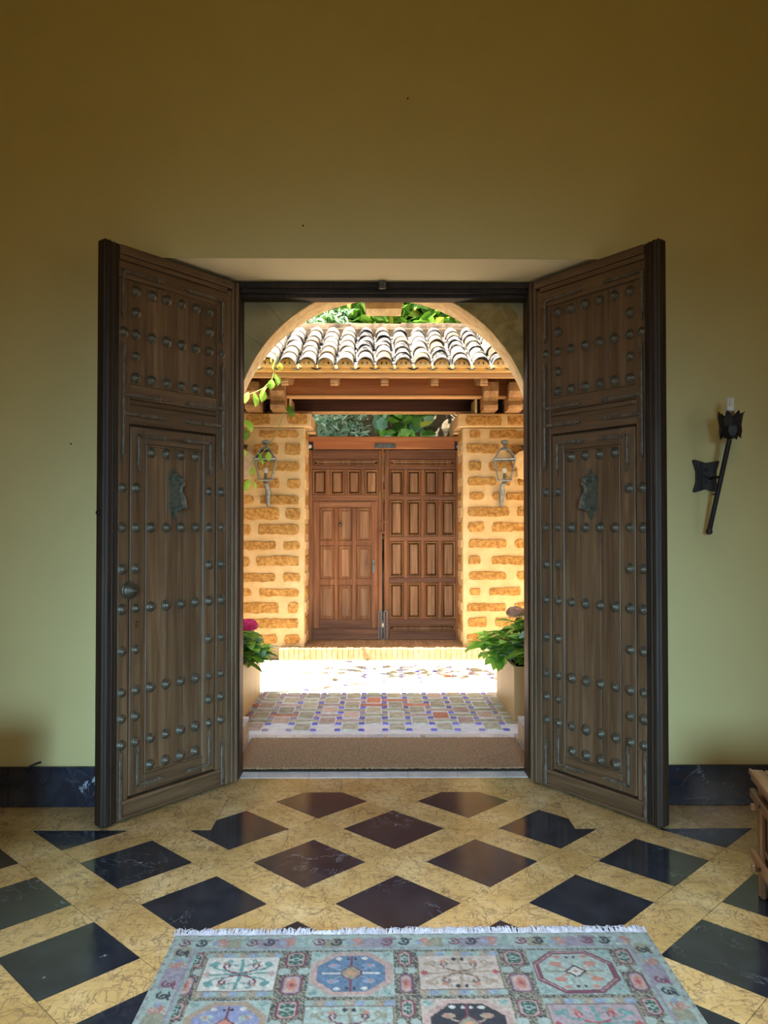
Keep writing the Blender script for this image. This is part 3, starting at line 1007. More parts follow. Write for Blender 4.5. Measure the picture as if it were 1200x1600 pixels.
# courtyard side returns so that the yard is closed
MB().box(-2.9, -2.5, 6.2, 9.9, 0, 2.9).build('courtyard_wall_left', M['mortar'], label='pale courtyard wall joining the left pillar, outside the photograph', cat='wall', kind='structure')
MB().box(2.7, 3.1, 6.2, 9.9, 0, 2.9).build('courtyard_wall_right', M['mortar'], label='pale courtyard wall joining the right pillar, outside the photograph', cat='wall', kind='structure')

# ------------------------------------------------------------------ wooden gate
GY = 9.48


def gw(px, py):
    return ((px - 588.4) / 1224.4 * GY, 1.5 + (821.3 - py) / 1224.4 * GY)


def raised_panel(px0, px1, py0, py1, parent, nm='panel', m=None):
    (x0, z0), (x1, z1) = gw(px0, py1), gw(px1, py0)
    b = MB()
    e = .022
    fr_ = [(x0, z0), (x1, z0), (x1, z1), (x0, z1)]
    i1 = [(x0 + e, z0 + e), (x1 - e, z0 + e), (x1 - e, z1 - e), (x0 + e, z1 - e)]
    # raised surround, sloping in to a sunk field with a raised centre
    def ring(p, q, y0, y1):
        b.add([(a, y0, c) for a, c in p] + [(a, y1, c) for a, c in q], [(i, (i + 1) % 4, 4 + (i + 1) % 4, 4 + i) for i in range(4)])
    o1 = [(x0 + .007, z0 + .007), (x1 - .007, z0 + .007), (x1 - .007, z1 - .007), (x0 + .007, z1 - .007)]
    ring(fr_, o1, GY - .002, GY - .016)
    ring(o1, i1, GY - .016, GY + .004)
    e2, e3 = .030, .042
    i2 = [(x0 + e2, z0 + e2), (x1 - e2, z0 + e2), (x1 - e2, z1 - e2), (x0 + e2, z1 - e2)]
    i3 = [(x0 + e3, z0 + e3), (x1 - e3, z0 + e3), (x1 - e3, z1 - e3), (x0 + e3, z1 - e3)]
    ring(i1, i2, GY + .004, GY + .004)
    ring(i2, i3, GY + .004, GY - .010)
    b.add([(a, GY - .010, c) for a, c in i3], [(0, 1, 2, 3)])
    b.build(nm, m or M['gate_panel'], parent, recalc=False)


def gbox(px0, px1, py0, py1, y0, y1, c=.004):
    (x0, z0), (x1, z1) = gw(px0, py1), gw(px1, py0)
    return (x0, x1, y0, y1, z0, z1, c)


gl = MB().box(*gbox(479.3, 597, 703, 999, GY + .004, GY + .05)).build('gate_leaf', M['gate_wood'], label='left gate leaf with the small wicket door in it', cat='gate')
for nm, m, q in (('stile', 'gate_wood', (479.3, 488, 703, 999)), ('stile', 'gate_wood', (591.5, 597, 703, 999)), ('top_rail', 'gate_wood_h', (488.2, 591.3, 703, 717.5)),
                 ('rail', 'gate_wood_h', (488.2, 591.3, 727.5, 733)), ('rail', 'gate_wood_h', (488.2, 591.3, 773.5, 782)), ('bottom_rail', 'gate_wood_h', (488.2, 591.3, 982, 999))):
    MB().box(*gbox(*q, GY - .006 if nm != 'bottom_rail' else GY - .012, GY + .01)).build(nm, M[m], gl)
raised_panel(489.5, 591, 718.5, 726.5, gl, 'top_panel')
for a, c in ((488.6, 510.3), (516, 537.5), (543, 563.5), (570, 591)):
    raised_panel(a, c, 734, 772.5, gl)
for a in (510.5, 538, 564):
    MB().box(*gbox(a, a + 5.5, 733, 773.5, GY - .004, GY + .01)).build('mullion', M['gate_wood'], gl)
wg = MB().box(*gbox(490.6, 589.6, 783.6, 981, GY - .002, GY + .02)).build('wicket_door', M['gate_wood'], gl)
for q in ((490.6, 499, 783.6, 981), (581, 589.6, 783.6, 981), (523, 528.5, 793, 968), (550.5, 557, 793, 968)):
    MB().box(*gbox(*q, GY - .012, GY)).build('wicket_stile', M['gate_wood'], wg)
for q in ((499.2, 580.8, 783.6, 792.5), (499.2, 580.8, 968, 981)):
    MB().box(*gbox(*q, GY - .012, GY)).build('wicket_rail', M['gate_wood_h'], wg)
for a, c in ((500, 522.6), (529, 550), (557.5, 580.2)):
    for t, e in ((793.7, 845.8), (853, 905), (914, 967)):
        raised_panel(a, c, t, e, wg)
x, z = gw(583.5, 884)
hd = MB().box(x - .014, x + .014, GY - .018, GY - .010, z - .085, z + .075, .003)
hd.tube([(x, GY - .015, z + .01), (x, GY - .055, z + .01), (x - .075, GY - .058, z + .012)], .007, 8)
hd.build('lever_handle', M['iron'], wg)
x, z = gw(531.5, 820)
kk = MB()
kk.tube([(x + .022 * math.cos(t), GY - .024, z + .022 * math.sin(t)) for t in [i * PI / 6 for i in range(13)]], .004, 6)
kk.lathe([(.012, 0), (.010, .012), (0, .014)], 8, Matrix.Translation((x, GY - .014, z + .022)) @ Matrix.Rotation(R(90), 4, 'X'))
kk.build('ring_knocker', M['iron_black'], wg)

gr = MB().box(*gbox(600.5, 721, 703, 999, GY + .004, GY + .05)).build('gate_leaf', M['gate_wood'], label='right gate leaf with four rows of raised panels', cat='gate')
for nm, m, q in (('stile', 'gate_wood', (600.5, 608, 703, 999)), ('stile', 'gate_wood', (712.5, 721, 703, 999)), ('top_rail', 'gate_wood_h', (608.2, 712.3, 703, 717.5)),
                 ('rail', 'gate_wood_h', (608.2, 712.3, 727.5, 733.5)), ('rail', 'gate_wood_h', (608.2, 712.3, 774.5, 781)), ('rail', 'gate_wood_h', (608.2, 712.3, 838, 845)),
                 ('rail', 'gate_wood_h', (608.2, 712.3, 902, 910)), ('rail', 'gate_wood_h', (608.2, 712.3, 967, 975.5)), ('bottom_rail', 'gate_wood_h', (608.2, 712.3, 986, 999))):
    MB().box(*gbox(*q, GY - .006, GY + .01)).build(nm, M[m], gr)
for a in (630.5, 657.5, 684.3):
    MB().box(*gbox(a, a + 5.6, 733.5, 967, GY - .004, GY + .01)).build('mullion', M['gate_wood'], gr)
raised_panel(609, 711, 718.5, 727, gr, 'top_panel')
raised_panel(609, 711, 976.5, 985, gr, 'bottom_panel')
for a, c in ((608.8, 630.3), (636.3, 657.2), (663.2, 684), (690, 711.5)):
    for t, e in ((734.5, 773.5), (782, 837), (846, 901), (911, 966)):
        raised_panel(a, c, t, e, gr)
bo = MB()
(xa, zt), (_, zb) = gw(597.6, 702), gw(597.6, 831)
bo.tube([(xa, GY - .025, zb), (xa, GY - .025, zt)], .012, 8)
for z in (zt - .06, (zt + zb) / 2, zb + .12): bo.box(xa - .028, xa + .028, GY - .034, GY - .006, z - .012, z + .012, .003)
bo.box(xa - .045, xa + .03, GY - .045, GY - .02, zb - .02, zb + .004, .004)
bo.build('long_bolt', M['gate_wood'], gr)
for px in (594, 602.5):
    bo = MB()
    (xa, zt), (_, zb) = gw(px, 953), gw(px, 998)
    bo.tube([(xa - .018, GY - .02, zb), (xa - .018, GY - .02, zt - .02), (xa, GY - .02, zt), (xa + .018, GY - .02, zt - .02), (xa + .018, GY - .02, zb)], .007, 8)
    bo.build('floor_bolt', M['lantern'], gl if px < 598 else gr)
# header beam
(x0, z0), (x1, z1) = gw(478, 701.5), gw(722, 682)
hb = MB().box(x0 + .09, x1 - .09, GY - .03, GY + .12, z0, z1, .006)
hb.box(x0, x0 + .095, GY - .03, GY + .12, z0 + .09, z1, .004)
hb.box(x1 - .095, x1, GY - .03, GY + .12, z0 + .09, z1, .004)
hb = hb.build('header_beam', M['beam_wood'], label='red-brown beam lying across the top of the gate', cat='beam')
(x0, z0), (x1, z1) = gw(585, 700.5), gw(618, 693)
b = MB().box(x0, x1, GY - .036, GY - .03, z0, z1, .002)
for u in (.06, .18, .80, .92): b.lathe([(.006, 0), (.004, .004), (0, .005)], 6, Matrix.Translation((x0 + (x1 - x0) * u, GY - .036, (z0 + z1) / 2)) @ Matrix.Rotation(R(90), 4, 'X'))
b.build('metal_plate', M['iron'], hb)
for px, lab in ((484.5, 'left'), (716.5, 'right')):
    x, z = gw(px, 697.5)
    b = MB().box(x - .045, x + .035, GY + .02, GY + .10, z - .035, z + .045, .003)
    pv = b.build('gate_pivot', M['iron_black'], label='dark pivot block with pale pin above the %s gate leaf' % lab, cat='hinge')
    b = MB()
    b.lathe([(0, 0), (.022, .004), (.026, .02), (.02, .036), (0, .04)], 10, Matrix.Translation((x, GY + .02, z)) @ Matrix.Rotation(R(90), 4, 'X'))
    b.build('pin', M['white_marble'], pv, smooth=True)

# ------------------------------------------------------------------ tiled roof over the gate
roof = thing('gate_roof', (0, 0, 0), 'clay tiled roof on timber beams above the courtyard gate', 'roof')
EY, EZ, RY, RZ = 8.10, 3.135, 9.46, 3.815
sl = math.atan2(RZ - EZ, RY - EY)
SLEN = math.hypot(RY - EY, RZ - EZ)


def barrel(r0, r1, L, th=.014, n=9, flip=False):
    """half-round tile along +y, r0 at the low end"""
    b = MB()
    vs = []
    for y, r in ((0, r0), (L, r1)):
        for rr in (r, r - th):
            for i in range(n + 1):
                a = PI * i / n
                vs.append((rr * math.cos(a), y, (rr * math.sin(a)) * (-1 if flip else 1)))
    m = n + 1
    fs = []
    for i in range(n):
        fs += [(i, i + 1, 2 * m + i + 1, 2 * m + i), (m + i, m + i + 1, 3 * m + i + 1, 3 * m + i), (i, i + 1, m + i + 1, m + i), (2 * m + i, 2 * m + i + 1, 3 * m + i + 1, 3 * m + i)]
    fs += [(0, m, 3 * m, 2 * m), (n, m + n, 3 * m + n, 2 * m + n)]
    b.add(vs, fs)
    return b


TM = {k: barrel(.088, .070, .40).mesh('cover_tile', M[k], True) for k in ('tile_a', 'tile_b', 'tile_c')}
CM = barrel(.085, .075, SLEN + .02, flip=True).mesh('channel_tile', M['tile_b'], True)
RM = barrel(.105, .112, .335).mesh('ridge_tile', M['ridge'], True)
pitch = .2015
k0 = -12
for k in range(-12, 13):
    xk = 0.079 - .0 + (k) * pitch + .0
    tone = 'tile_a' if xk < -.2 else None  # left tiles mostly pale, putting sun glare into colour; right side mixes stained ones
    for r in range(6):
        d = r * .252
        dr = random.uniform(-.05, .05) if r else random.uniform(-.012, .012)
        t = tone or random.choice(['tile_b', 'tile_b', 'tile_a', 'tile_c'])
        if tone and random.random() < .12: t = 'tile_c'
        o = link('cover_tile', TM[t], roof, (xk + random.uniform(-.009, .009), EY + (d + dr) * math.cos(sl), EZ + .028 + (d + dr) * math.sin(sl) + random.uniform(-.002, .008)),
                 (sl - R(2.0) + R(random.uniform(-1, 1)), R(random.uniform(-3, 3)), R(random.uniform(-1.5, 1.5))))
    link('channel_tile', CM, roof, (xk + pitch / 2, EY - .005, EZ + .062), (sl, 0, 0))
    b = MB()
    pts = [(xk + .082 * math.cos(PI * i / 8), EZ + .01 + .086 * math.sin(PI * i / 8)) for i in range(9)]
    b.prism(pts, EY + .006, EY + .05)
    b.build('mortar_plug', M['infill'], roof)
for k in range(-8, 9):
    x = .079 + .1 + k * .305
    link('ridge_tile', RM, roof, (x + .15, RY + .03, RZ + .035 + random.uniform(-.006, .006)), (0, R(random.uniform(-2, 2)), R(90 + random.uniform(-1, 1))))
rm_ = MB()
rm_.box(-2.45, 2.6, RY - .10, RY + .16, RZ - .16, RZ + .06, .02)
rm_.build('ridge_mortar', M['ridge'], roof)
bk = MB()
bk.add([(-2.45, RY + .03, RZ), (2.6, RY + .03, RZ), (2.6, 10.9, EZ), (-2.45, 10.9, EZ), (-2.45, RY + .03, RZ - .05), (2.6, RY + .03, RZ - .05), (2.6, 10.9, EZ - .05), (-2.45, 10.9, EZ - .05)],
       [(0, 1, 2, 3), (4, 7, 6, 5), (0, 4, 5, 1), (1, 5, 6, 2), (2, 6, 7, 3), (3, 7, 4, 0)])
bk.build('rear_slope', M['tile_c'], roof)
dk = MB()
dk.add([(-2.45, EY + .07, EZ - .035), (2.6, EY + .07, EZ - .035), (2.6, RY, RZ - .03), (-2.45, RY, RZ - .03), (-2.45, EY + .07, EZ - .06), (2.6, EY + .07, EZ - .06), (2.6, RY, RZ - .06), (-2.45, RY, RZ - .06)],
       [(0, 1, 2, 3), (4, 7, 6, 5), (0, 4, 5, 1), (1, 5, 6, 2), (2, 6, 7, 3), (3, 7, 4, 0)])
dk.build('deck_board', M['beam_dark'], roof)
MB().box(-2.45, 2.6, EY + .035, EY + .11, EZ - .036, EZ + .035, .004).build('mortar_band', M['infill'], roof)
MB().box(-2.45, 2.6, EY + .055, EY + .11, EZ - .088, EZ - .037, .004).build('fascia_board', M['fascia'], roof)
for x in (-1.485, -.96, -.445, .085, .61, 1.13, 1.66):
    b = MB()
    b.prism([(8.185, 3.046), (8.185, 3.015), (8.195, 3.0), (8.195, 2.985), (8.215, 2.970), (8.62, 3.05), (8.78, 3.13), (8.78, 3.22), (8.3, 3.13), (8.2, 3.046)], x - .038, x + .038, 'yz')
    b.build('rafter_end', M['corbel'], roof)
MB().box(-2.4, 2.5, 8.80, 8.96, 2.972, 3.20, .006).build('front_beam', M['beam_wood'], roof)
MB().box(-2.4, 2.5, 8.795, 8.965, 2.950, 2.971, .003).build('beam_batten', M['fascia'], roof)
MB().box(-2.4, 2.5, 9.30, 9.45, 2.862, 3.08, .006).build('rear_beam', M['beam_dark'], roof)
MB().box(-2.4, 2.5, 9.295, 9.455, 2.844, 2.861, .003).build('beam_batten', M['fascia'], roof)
for x in (-1.378, -1.096, 1.266, 1.545):
    b = MB()
    prof = [(8.60, 3.085), (8.60, 2.985), (8.625, 2.955), (8.655, 2.925), (8.665, 2.885), (8.650, 2.850), (8.645, 2.835), (8.655, 2.80), (8.665, 2.79),
            (9.6, 2.79), (9.6, 2.842), (9.29, 2.842), (9.29, 2.949), (8.79, 2.949), (8.79, 3.085)]
    b.prism(prof, x - .080, x + .080, 'yz')
    b.build('corbel', M['corbel'], roof)
for x, s in ((-.985, 1), (1.135, -1)):
    MB().box(x - .012, x + .012, 8.90, 9.28, 2.79, 2.948, .002).build('side_board', M['planter'], roof)


# ------------------------------------------------------------------ wall lanterns
def lantern(cx, label, turn):
    t = thing('wall_lantern', (cx, 8.935, 1.72), label, 'lantern', rz=0)
    L = M['lantern']
    oy = -.235          # lantern centre in front of the wall
    b = MB()
    b.tube([(0, -.02, .0), (0, -.03, .08), (.005, -.05, .17), (-.004, -.09, .235), (0, oy, .27), (0, oy, .285)], [.018, .026, .030, .024, .02, .02], 10)
    b.box(-.02, .02, -.03, .0, .02, .2, .004)
    b.lathe([(.012, 0), (.03, .012), (.018, .03), (.024, .05), (.012, .07)], 10, Matrix.Translation((0, oy, .235)))
    b.build('bracket', L, t, smooth=True)
    T = Matrix.Translation((0, oy, 0)) @ Matrix.Rotation(turn, 4, 'Z')
    hb_, ht, z0, z1, z2 = .068, .118, .290, .515, .630
    b = MB()
    b.box(-hb_ - .01, hb_ + .01, -hb_ - .01, hb_ + .01, z0 - .012, z0, .003, T)
    for sx in (-1, 1):
        for sy in (-1, 1):
            b.tube([(sx * hb_, sy * hb_, z0), (sx * ht, sy * ht, z1)], .0085, 4, T)
            b.tube([(sx * ht, sy * ht, z1), (sx * .045, sy * .045, z2)], .008, 4, T)
    for q, h, r in ((ht, z1, .011), (.045, z2, .007)):
        for a in range(4):
            c = [(-q, -q), (q, -q), (q, q), (-q, q), (-q, -q)]
            b.tube([(*c[a], h), (*c[a + 1], h)], r, 4, T)
    b.build('frame', L, t)
    b = MB()
    b.lathe([(.05, 0), (.052, .01), (.018, .03), (.012, .045), (.018, .055), (.044, .075), (.046, .092), (.025, .106), (0, .11)], 14, Matrix.Translation((0, oy, z2 - .005)))
    b.build('finial', L, t, smooth=True)
    for a in range(4):
        Ta = T @ Matrix.Rotation(a * PI / 2, 4, 'Z')
        e = .008
        b = MB().add([(-hb_ + e, -hb_, z0 + e), (hb_ - e, -hb_, z0 + e), (ht - e, -ht, z1 - e), (-ht + e, -ht, z1 - e)], [(0, 1, 2, 3)], Ta)
        b.add([(-ht + e, -ht, z1 + e), (ht - e, -ht, z1 + e), (.045 - e * .5, -.045, z2 - e), (-.045 + e * .5, -.045, z2 - e)], [(0, 1, 2, 3)], Ta)
        b.build('pane', M['glass'], t)
    b = MB()
    b.lathe([(.017, 0), (.017, .065), (.013, .072)], 10, Matrix.Translation((0, oy, z0)))
    so = b.build('socket', M['bulb_base'], t)
    b = MB()
    b.lathe([(.012, 0), (.024, .018), (.029, .036), (.024, .055), (0, .066)], 12, Matrix.Translation((0, oy, z0 + .070)))
    b.build('bulb', M['bulb'], so, smooth=True)
    return t


lantern(-1.232, 'grey glazed wall lantern on the left pillar with vine leaves over it', R(6))
lantern(1.425, 'grey glazed wall lantern on the right pillar', R(-8))
# small carved bracket stones with dark metal ends beside the lanterns
for s, x, lab in ((-1, -1.52, 'grey carved stone bracket with dark metal end left of the left lantern'), (1, 1.70, 'pale carved stone bracket with dark metal end right of the right lantern')):
    b = MB()
    b.prism([(x - s * .0, 2.02), (x - s * .0, 2.36), (x - s * .08, 2.34), (x - s * .17, 2.26), (x - s * .10, 2.15), (x - s * .10, 2.05)], 8.86, 8.95)
    br = b.build('stone_bracket', M['rock'] if s < 0 else M['sandstone_pale'], label=lab, cat='bracket')
    br.data.materials[0] = M['plinth_side'] if s < 0 else M['sandstone_pale']
    b = MB()
    b.prism([(x + s * .10, 2.30), (x + s * .10, 2.41), (x - s * .07, 2.41), (x - s * .05, 2.375), (x - s * .0, 2.36), (x, 2.30)], 8.83, 8.86)
    b.build('metal_end', M['iron_black'], br)


# ------------------------------------------------------------------ plants
def leaf_geo(L, W_, bend=.25, n=3, fold=.12):
    """pointed leaf along +x, folded at the midrib"""
    vs, fs = [], []
    prof = [0.0, .62, 1.0, .72, 0.0] if n == 3 else [0, 1, .9, 0]
    ts = [0, .22, .5, .78, 1.0] if n == 3 else [0, .35, .65, 1]
    for t, p in zip(ts, prof):
        z = -bend * L * t * t
        w_ = W_ * .5 * p
        vs += [(L * t, -w_, z + fold * w_), (L * t, 0, z), (L * t, w_, z + fold * w_)]
    for i in range(len(ts) - 1):
        a = i * 3
        fs += [(a, a + 1, a + 4, a + 3), (a + 1, a + 2, a + 5, a + 4)]
    return vs, fs


def rot_to(d, roll=0):
    d = Vector(d).normalized()
    return d.to_track_quat('X', 'Z').to_matrix().to_4x4() @ Matrix.Rotation(roll, 4, 'X')


def hydrangea(loc, label, flowers, seed, spread, hgt, nst):
    random.seed(seed)
    t = thing('hydrangea_plant', loc, label, 'plant')
    st = MB()
    tips = []
    for i in range(nst):
        a = random.uniform(0, 2 * PI)
        r = math.sqrt(random.random())
        x, y = spread[0] * r * math.cos(a), spread[1] * r * math.sin(a)
        z = hgt * (1 - .55 * r * r) * random.uniform(.72, 1.05)
        p = [(x * .3, y * .3, 0), (x * .55, y * .55, z * .5), (x, y, z)]
        st.tube(p, [.007, .006, .004], 5)
        tips.append((p, (x, y, z)))
    st.build('stem', M['stem'], t)
    k = 0
    extra = MB()
    tips.sort(key=lambda q: abs(q[1][0] - flowers[0][0]) + .3 * q[1][1])
    for p, (x, y, z) in tips:
        for lv in range(4):
            f = 1 - lv * .2
            px, py, pz = x * (.55 + .45 * f), y * (.55 + .45 * f), z * f
            a0 = random.uniform(0, PI)
            for q in range(3 if lv == 0 else 2):
                a = a0 + q * (2 * PI / 3 if lv == 0 else PI)
                L = random.uniform(.11, .18)
                vs, fs = leaf_geo(L, L * .52, random.uniform(.15, .5))
                b = MB().add(vs, fs, Matrix.Translation((px, py, pz)) @ rot_to((math.cos(a), math.sin(a), random.uniform(-.25, .55)), random.uniform(-.4, .4)))
                k += 1
                if k <= 295:
                    b.build('leaf', M[random.choice(['leaf', 'leaf', 'leaf', 'leaf_dark', 'leaf_blue'])], t, recalc=False, smooth=False)
                else:
                    extra.add(b.v, b.f)
    if extra.v:
        extra.build('inner_foliage', M['leaf'], t, recalc=False, kind='stuff')
    for (fx, fy, fz, r, m) in flowers:
        b = MB()
        for i in range(230):
            th = math.acos(random.uniform(-.35, 1))
            ph = random.uniform(0, 2 * PI)
            d = Vector((math.sin(th) * math.cos(ph), math.sin(th) * math.sin(ph), math.cos(th)))
            c = Vector((fx, fy, fz)) + Vector((d.x * r, d.y * r, d.z * r * .62)) * random.uniform(.9, 1.05)
            T = Matrix.Translation(c) @ rot_to(d) @ Matrix.Rotation(random.uniform(0, 6), 4, 'X')
            s_ = .015
            b.add([(0.0, 0, 0), (.002, s_, s_ * .3), (.004, 0, s_ * 1.4), (.002, -s_, s_ * .3), (.004, 0, -s_ * 1.4), (.003, s_, -s_ * .5), (.003, -s_, -s_ * .5)],
                  [(0, 1, 2), (0, 2, 3), (0, 6, 4), (0, 4, 5)], T)
        b.lathe([(0, -r * .5), (r * .6, -r * .1), (r * .6, r * .2), (0, r * .35)], 10, Matrix.Translation((fx, fy, fz)))
        b.build('flower_head', M[m], t, recalc=False)
    random.seed(seed + 1)
    return t


def planter(x0, x1, y0, y1, h, label):
    t = thing('planter_box', ((x0 + x1) / 2, (y0 + y1) / 2, 0), label, 'planter')
    w2, d2 = (x1 - x0) / 2, (y1 - y0) / 2
    b = MB()
    o = [(-w2, -d2), (w2, -d2), (w2, d2), (-w2, d2)]
    i = [(-w2 + .025, -d2 + .025), (w2 - .025, -d2 + .025), (w2 - .025, d2 - .025), (-w2 + .025, d2 - .025)]
    b.add([(*p, .002) for p in o] + [(*p, h) for p in o] + [(*p, h) for p in i] + [(*p, h - .1) for p in i],
          [(0, 1, 2, 3)] + [(k, (k + 1) % 4, 4 + (k + 1) % 4, 4 + k) for k in range(4)] + [(4 + k, 4 + (k + 1) % 4, 8 + (k + 1) % 4, 8 + k) for k in range(4)] +
          [(8 + k, 8 + (k + 1) % 4, 12 + (k + 1) % 4, 12 + k) for k in range(4)])
    b.build('box', M['planter'], t)
    MB().box(-w2 + .026, w2 - .026, -d2 + .026, d2 - .026, h - .12, h - .05).build('soil', M['soil'], t)
    return t


planter(-1.75, -1.035, 5.95, 7.0, .415, 'sand coloured box planter on the left, holding the pink hydrangea')
planter(1.055, 1.77, 6.02, 6.90, .415, 'sand coloured box planter on the right, holding the faded hydrangea')
hydrangea((-1.30, 6.36, .365), 'hydrangea with a magenta flower head in the left planter', [(.265, -.10, .335, .085, 'petal'), (-.16, -.2, .36, .08, 'petal'), (-.02, .2, .36, .08, 'petal')], 5, (.40, .38), .34, 70)
hydrangea((1.32, 6.42, .365), 'leafy hydrangea with faded flower heads in the right planter', [(-.16, .1, .41, .075, 'petal_dry'), (-.06, -.22, .36, .075, 'petal_dry'), (.2, .1, .42, .075, 'petal_dry')], 9, (.48, .42), .42, 75)
random.seed(21)

# climbing vine hanging at the left of the gate roof
vine = thing('climbing_vine', (-1.42, 8.0, 3.2), 'climbing vine hanging from the left end of the tiled roof', 'vine')


def vw(px, py, Y):
    return Vector(((px - 588.4) / 1224.4 * Y + 1.42, Y - 8.0, 1.5 + (821.3 - py) / 1224.4 * Y - 3.2))


VP = [[(432, 552, 8.02), (430, 575, 8.0), (425, 592, 8.0), (412, 606, 8.0), (400, 612, 8.02), (388, 616, 8.1), (376, 640, 8.3), (372, 690, 8.5)],
      [(445, 640, 8.86), (440, 655, 8.88), (428, 683, 8.89), (418, 700, 8.62), (400, 715, 8.6), (394, 735, 8.6), (392, 748, 8.6), (388, 758, 8.7), (374, 772, 8.8)],
      [(376, 600, 8.2), (380, 650, 8.4), (378, 690, 8.5)]]
b = MB()
for q in VP:
    b.tube([vw(*p) for p in q], .005, 5)
b.build('stem', M['stem'], vine)
for (px, py, Y, sz, mm_) in ((431, 560, 8.0, .12, 'leaf_yellow'), (437, 566, 8.0, .09, 'leaf_yellow'), (426, 553, 8.02, .09, 'leaf_yellow'), (430, 583, 7.98, .13, 'leaf'), (424, 592, 7.98, .11, 'leaf'), (418, 603, 7.98, .15, 'leaf'),
                             (411, 608, 7.97, .13, 'leaf'), (396, 612, 7.98, .16, 'leaf'), (388, 612, 8.0, .12, 'leaf'), (382, 655, 8.4, .16, 'leaf'), (378, 668, 8.4, .15, 'leaf_dark'),
                             (382, 672, 8.4, .14, 'leaf'), (376, 686, 8.4, .12, 'leaf_dark'), (403, 707, 8.58, .15, 'leaf'), (411, 705, 8.55, .12, 'leaf'), (398, 714, 8.58, .12, 'leaf_dark'),
                             (420, 706, 8.56, .10, 'leaf'), (396, 728, 8.6, .11, 'leaf'), (391, 748, 8.6, .14, 'leaf'), (396, 751, 8.6, .10, 'leaf'), (385, 750, 8.6, .10, 'leaf'), (376, 700, 8.4, .1, 'leaf'),
                             (450, 632, 8.7, .12, 'leaf_dark'), (455, 638, 8.7, .10, 'leaf_dark')):
    vs, fs = leaf_geo(sz, sz * .75, .35)
    a = random.uniform(-.8, .8)
    MB().add(vs, fs, Matrix.Translation(vw(px, py, Y)) @ rot_to((math.sin(a), -.35, -abs(math.cos(a))), random.uniform(-.5, .5) + PI / 2 * 0)).build('leaf', M[mm_], vine, recalc=False)


def bush(name, label, cat, boxes, n, size, mats, loc=(0, 0, 0), seed=1, aspect=.5, droop=0.0):
    """dense mass of real leaves"""
    r_ = random.Random(seed)
    b = MB()
    for i in range(n):
        x0, x1, y0, y1, z0, z1 = boxes[r_.randrange(len(boxes))]
        p = Vector((r_.uniform(x0, x1), r_.uniform(y0, y1), r_.uniform(z0, z1)))
        d = Vector((r_.gauss(0, 1), r_.gauss(-.6, .8), r_.gauss(.1 - droop, .8)))
        L = size * r_.uniform(.6, 1.3)
        vs, fs = leaf_geo(L, L * aspect, .3, 2)
        b.mi = r_.randrange(len(mats))
        b.add(vs, fs, Matrix.Translation(p) @ rot_to(d, r_.uniform(-1.5, 1.5)))
    return b.build(name, [M[m] for m in mats], loc=loc, recalc=False, label=label, cat=cat, kind='stuff')


rw = MB()
NXW, NZW = 60, 34
vs = [(-5 + 10 * i / NXW, 13.6 + .22 * math.sin(i * .9 + j * .4) * math.sin(j * .7) + random.uniform(-.1, .1), 5.4 * j / NZW) for j in range(NZW + 1) for i in range(NXW + 1)]
rw.add(vs, [(j * (NXW + 1) + i, j * (NXW + 1) + i + 1, (j + 1) * (NXW + 1) + i + 1, (j + 1) * (NXW + 1) + i) for j in range(NZW) for i in range(NXW)])
rw.build('rock_bank', M['rock'], label='rough brown rock bank behind the gate', cat='rock', kind='structure')
MB().box(-8, 8, 9.9, 20, -.1, -.01).build('back_ground', M['rock'], label='bare ground behind the gate', cat='ground', kind='structure')
bush('silvery_shrub', 'silvery narrow-leaved shrub seen over the left gate leaf', 'shrub', [(-1.25, -.78, 12.0, 12.4, 1.6, 3.6), (-.55, -.15, 12.0, 12.4, 1.6, 3.6), (-.9, -.5, 12.2, 12.5, 2.8, 3.6)], 2300, .13, ['leaf_silver', 'leaf_silver', 'leaf_blue'], seed=3, aspect=.2)
bush('broad_leaved_shrub', 'broad-leaved green shrub seen over the right gate leaf', 'shrub', [(.1, .75, 12.0, 12.5, 1.9, 3.7)], 330, .24, ['leaf', 'leaf_blue', 'leaf_dark'], seed=4, aspect=.7)
bush('yellow_leaf', 'single yellow leaf among the green ones over the right gate leaf', 'leaf', [(.66, .68, 11.9, 11.92, 2.99, 3.0)], 1, .3, ['leaf_yellow'], seed=8, aspect=.7)
bush('tree_crown', 'leafy green tree crown seen above the tiled roof', 'tree', [(-2.2, 2.8, 11.4, 13.2, 4.0, 5.9), (-.9, .5, 11.4, 12, 4.1, 5.2), (.2, 1.8, 11.4, 12, 4.1, 5.2)], 5200, .23, ['leaf', 'leaf_dark', 'leaf', 'leaf_dark', 'leaf_yellow'], seed=5, aspect=.6)
bush('pale_shrub_top', 'pale silvery foliage above the left end of the ridge', 'shrub', [(-1.3, -.4, 11.1, 11.5, 3.9, 4.6)], 900, .12, ['leaf_silver', 'leaf_blue'], seed=6, aspect=.25)
tr = MB()
for x in (-1.4, .3, 1.7):
    tr.tube([(x, 12.6, 0), (x + .1, 12.6, 2), (x - .1, 12.7, 4.4)], [.12, .10, .06], 8)
tr.build('tree_trunk', M['twig'], bpy.data.objects['tree_crown'])

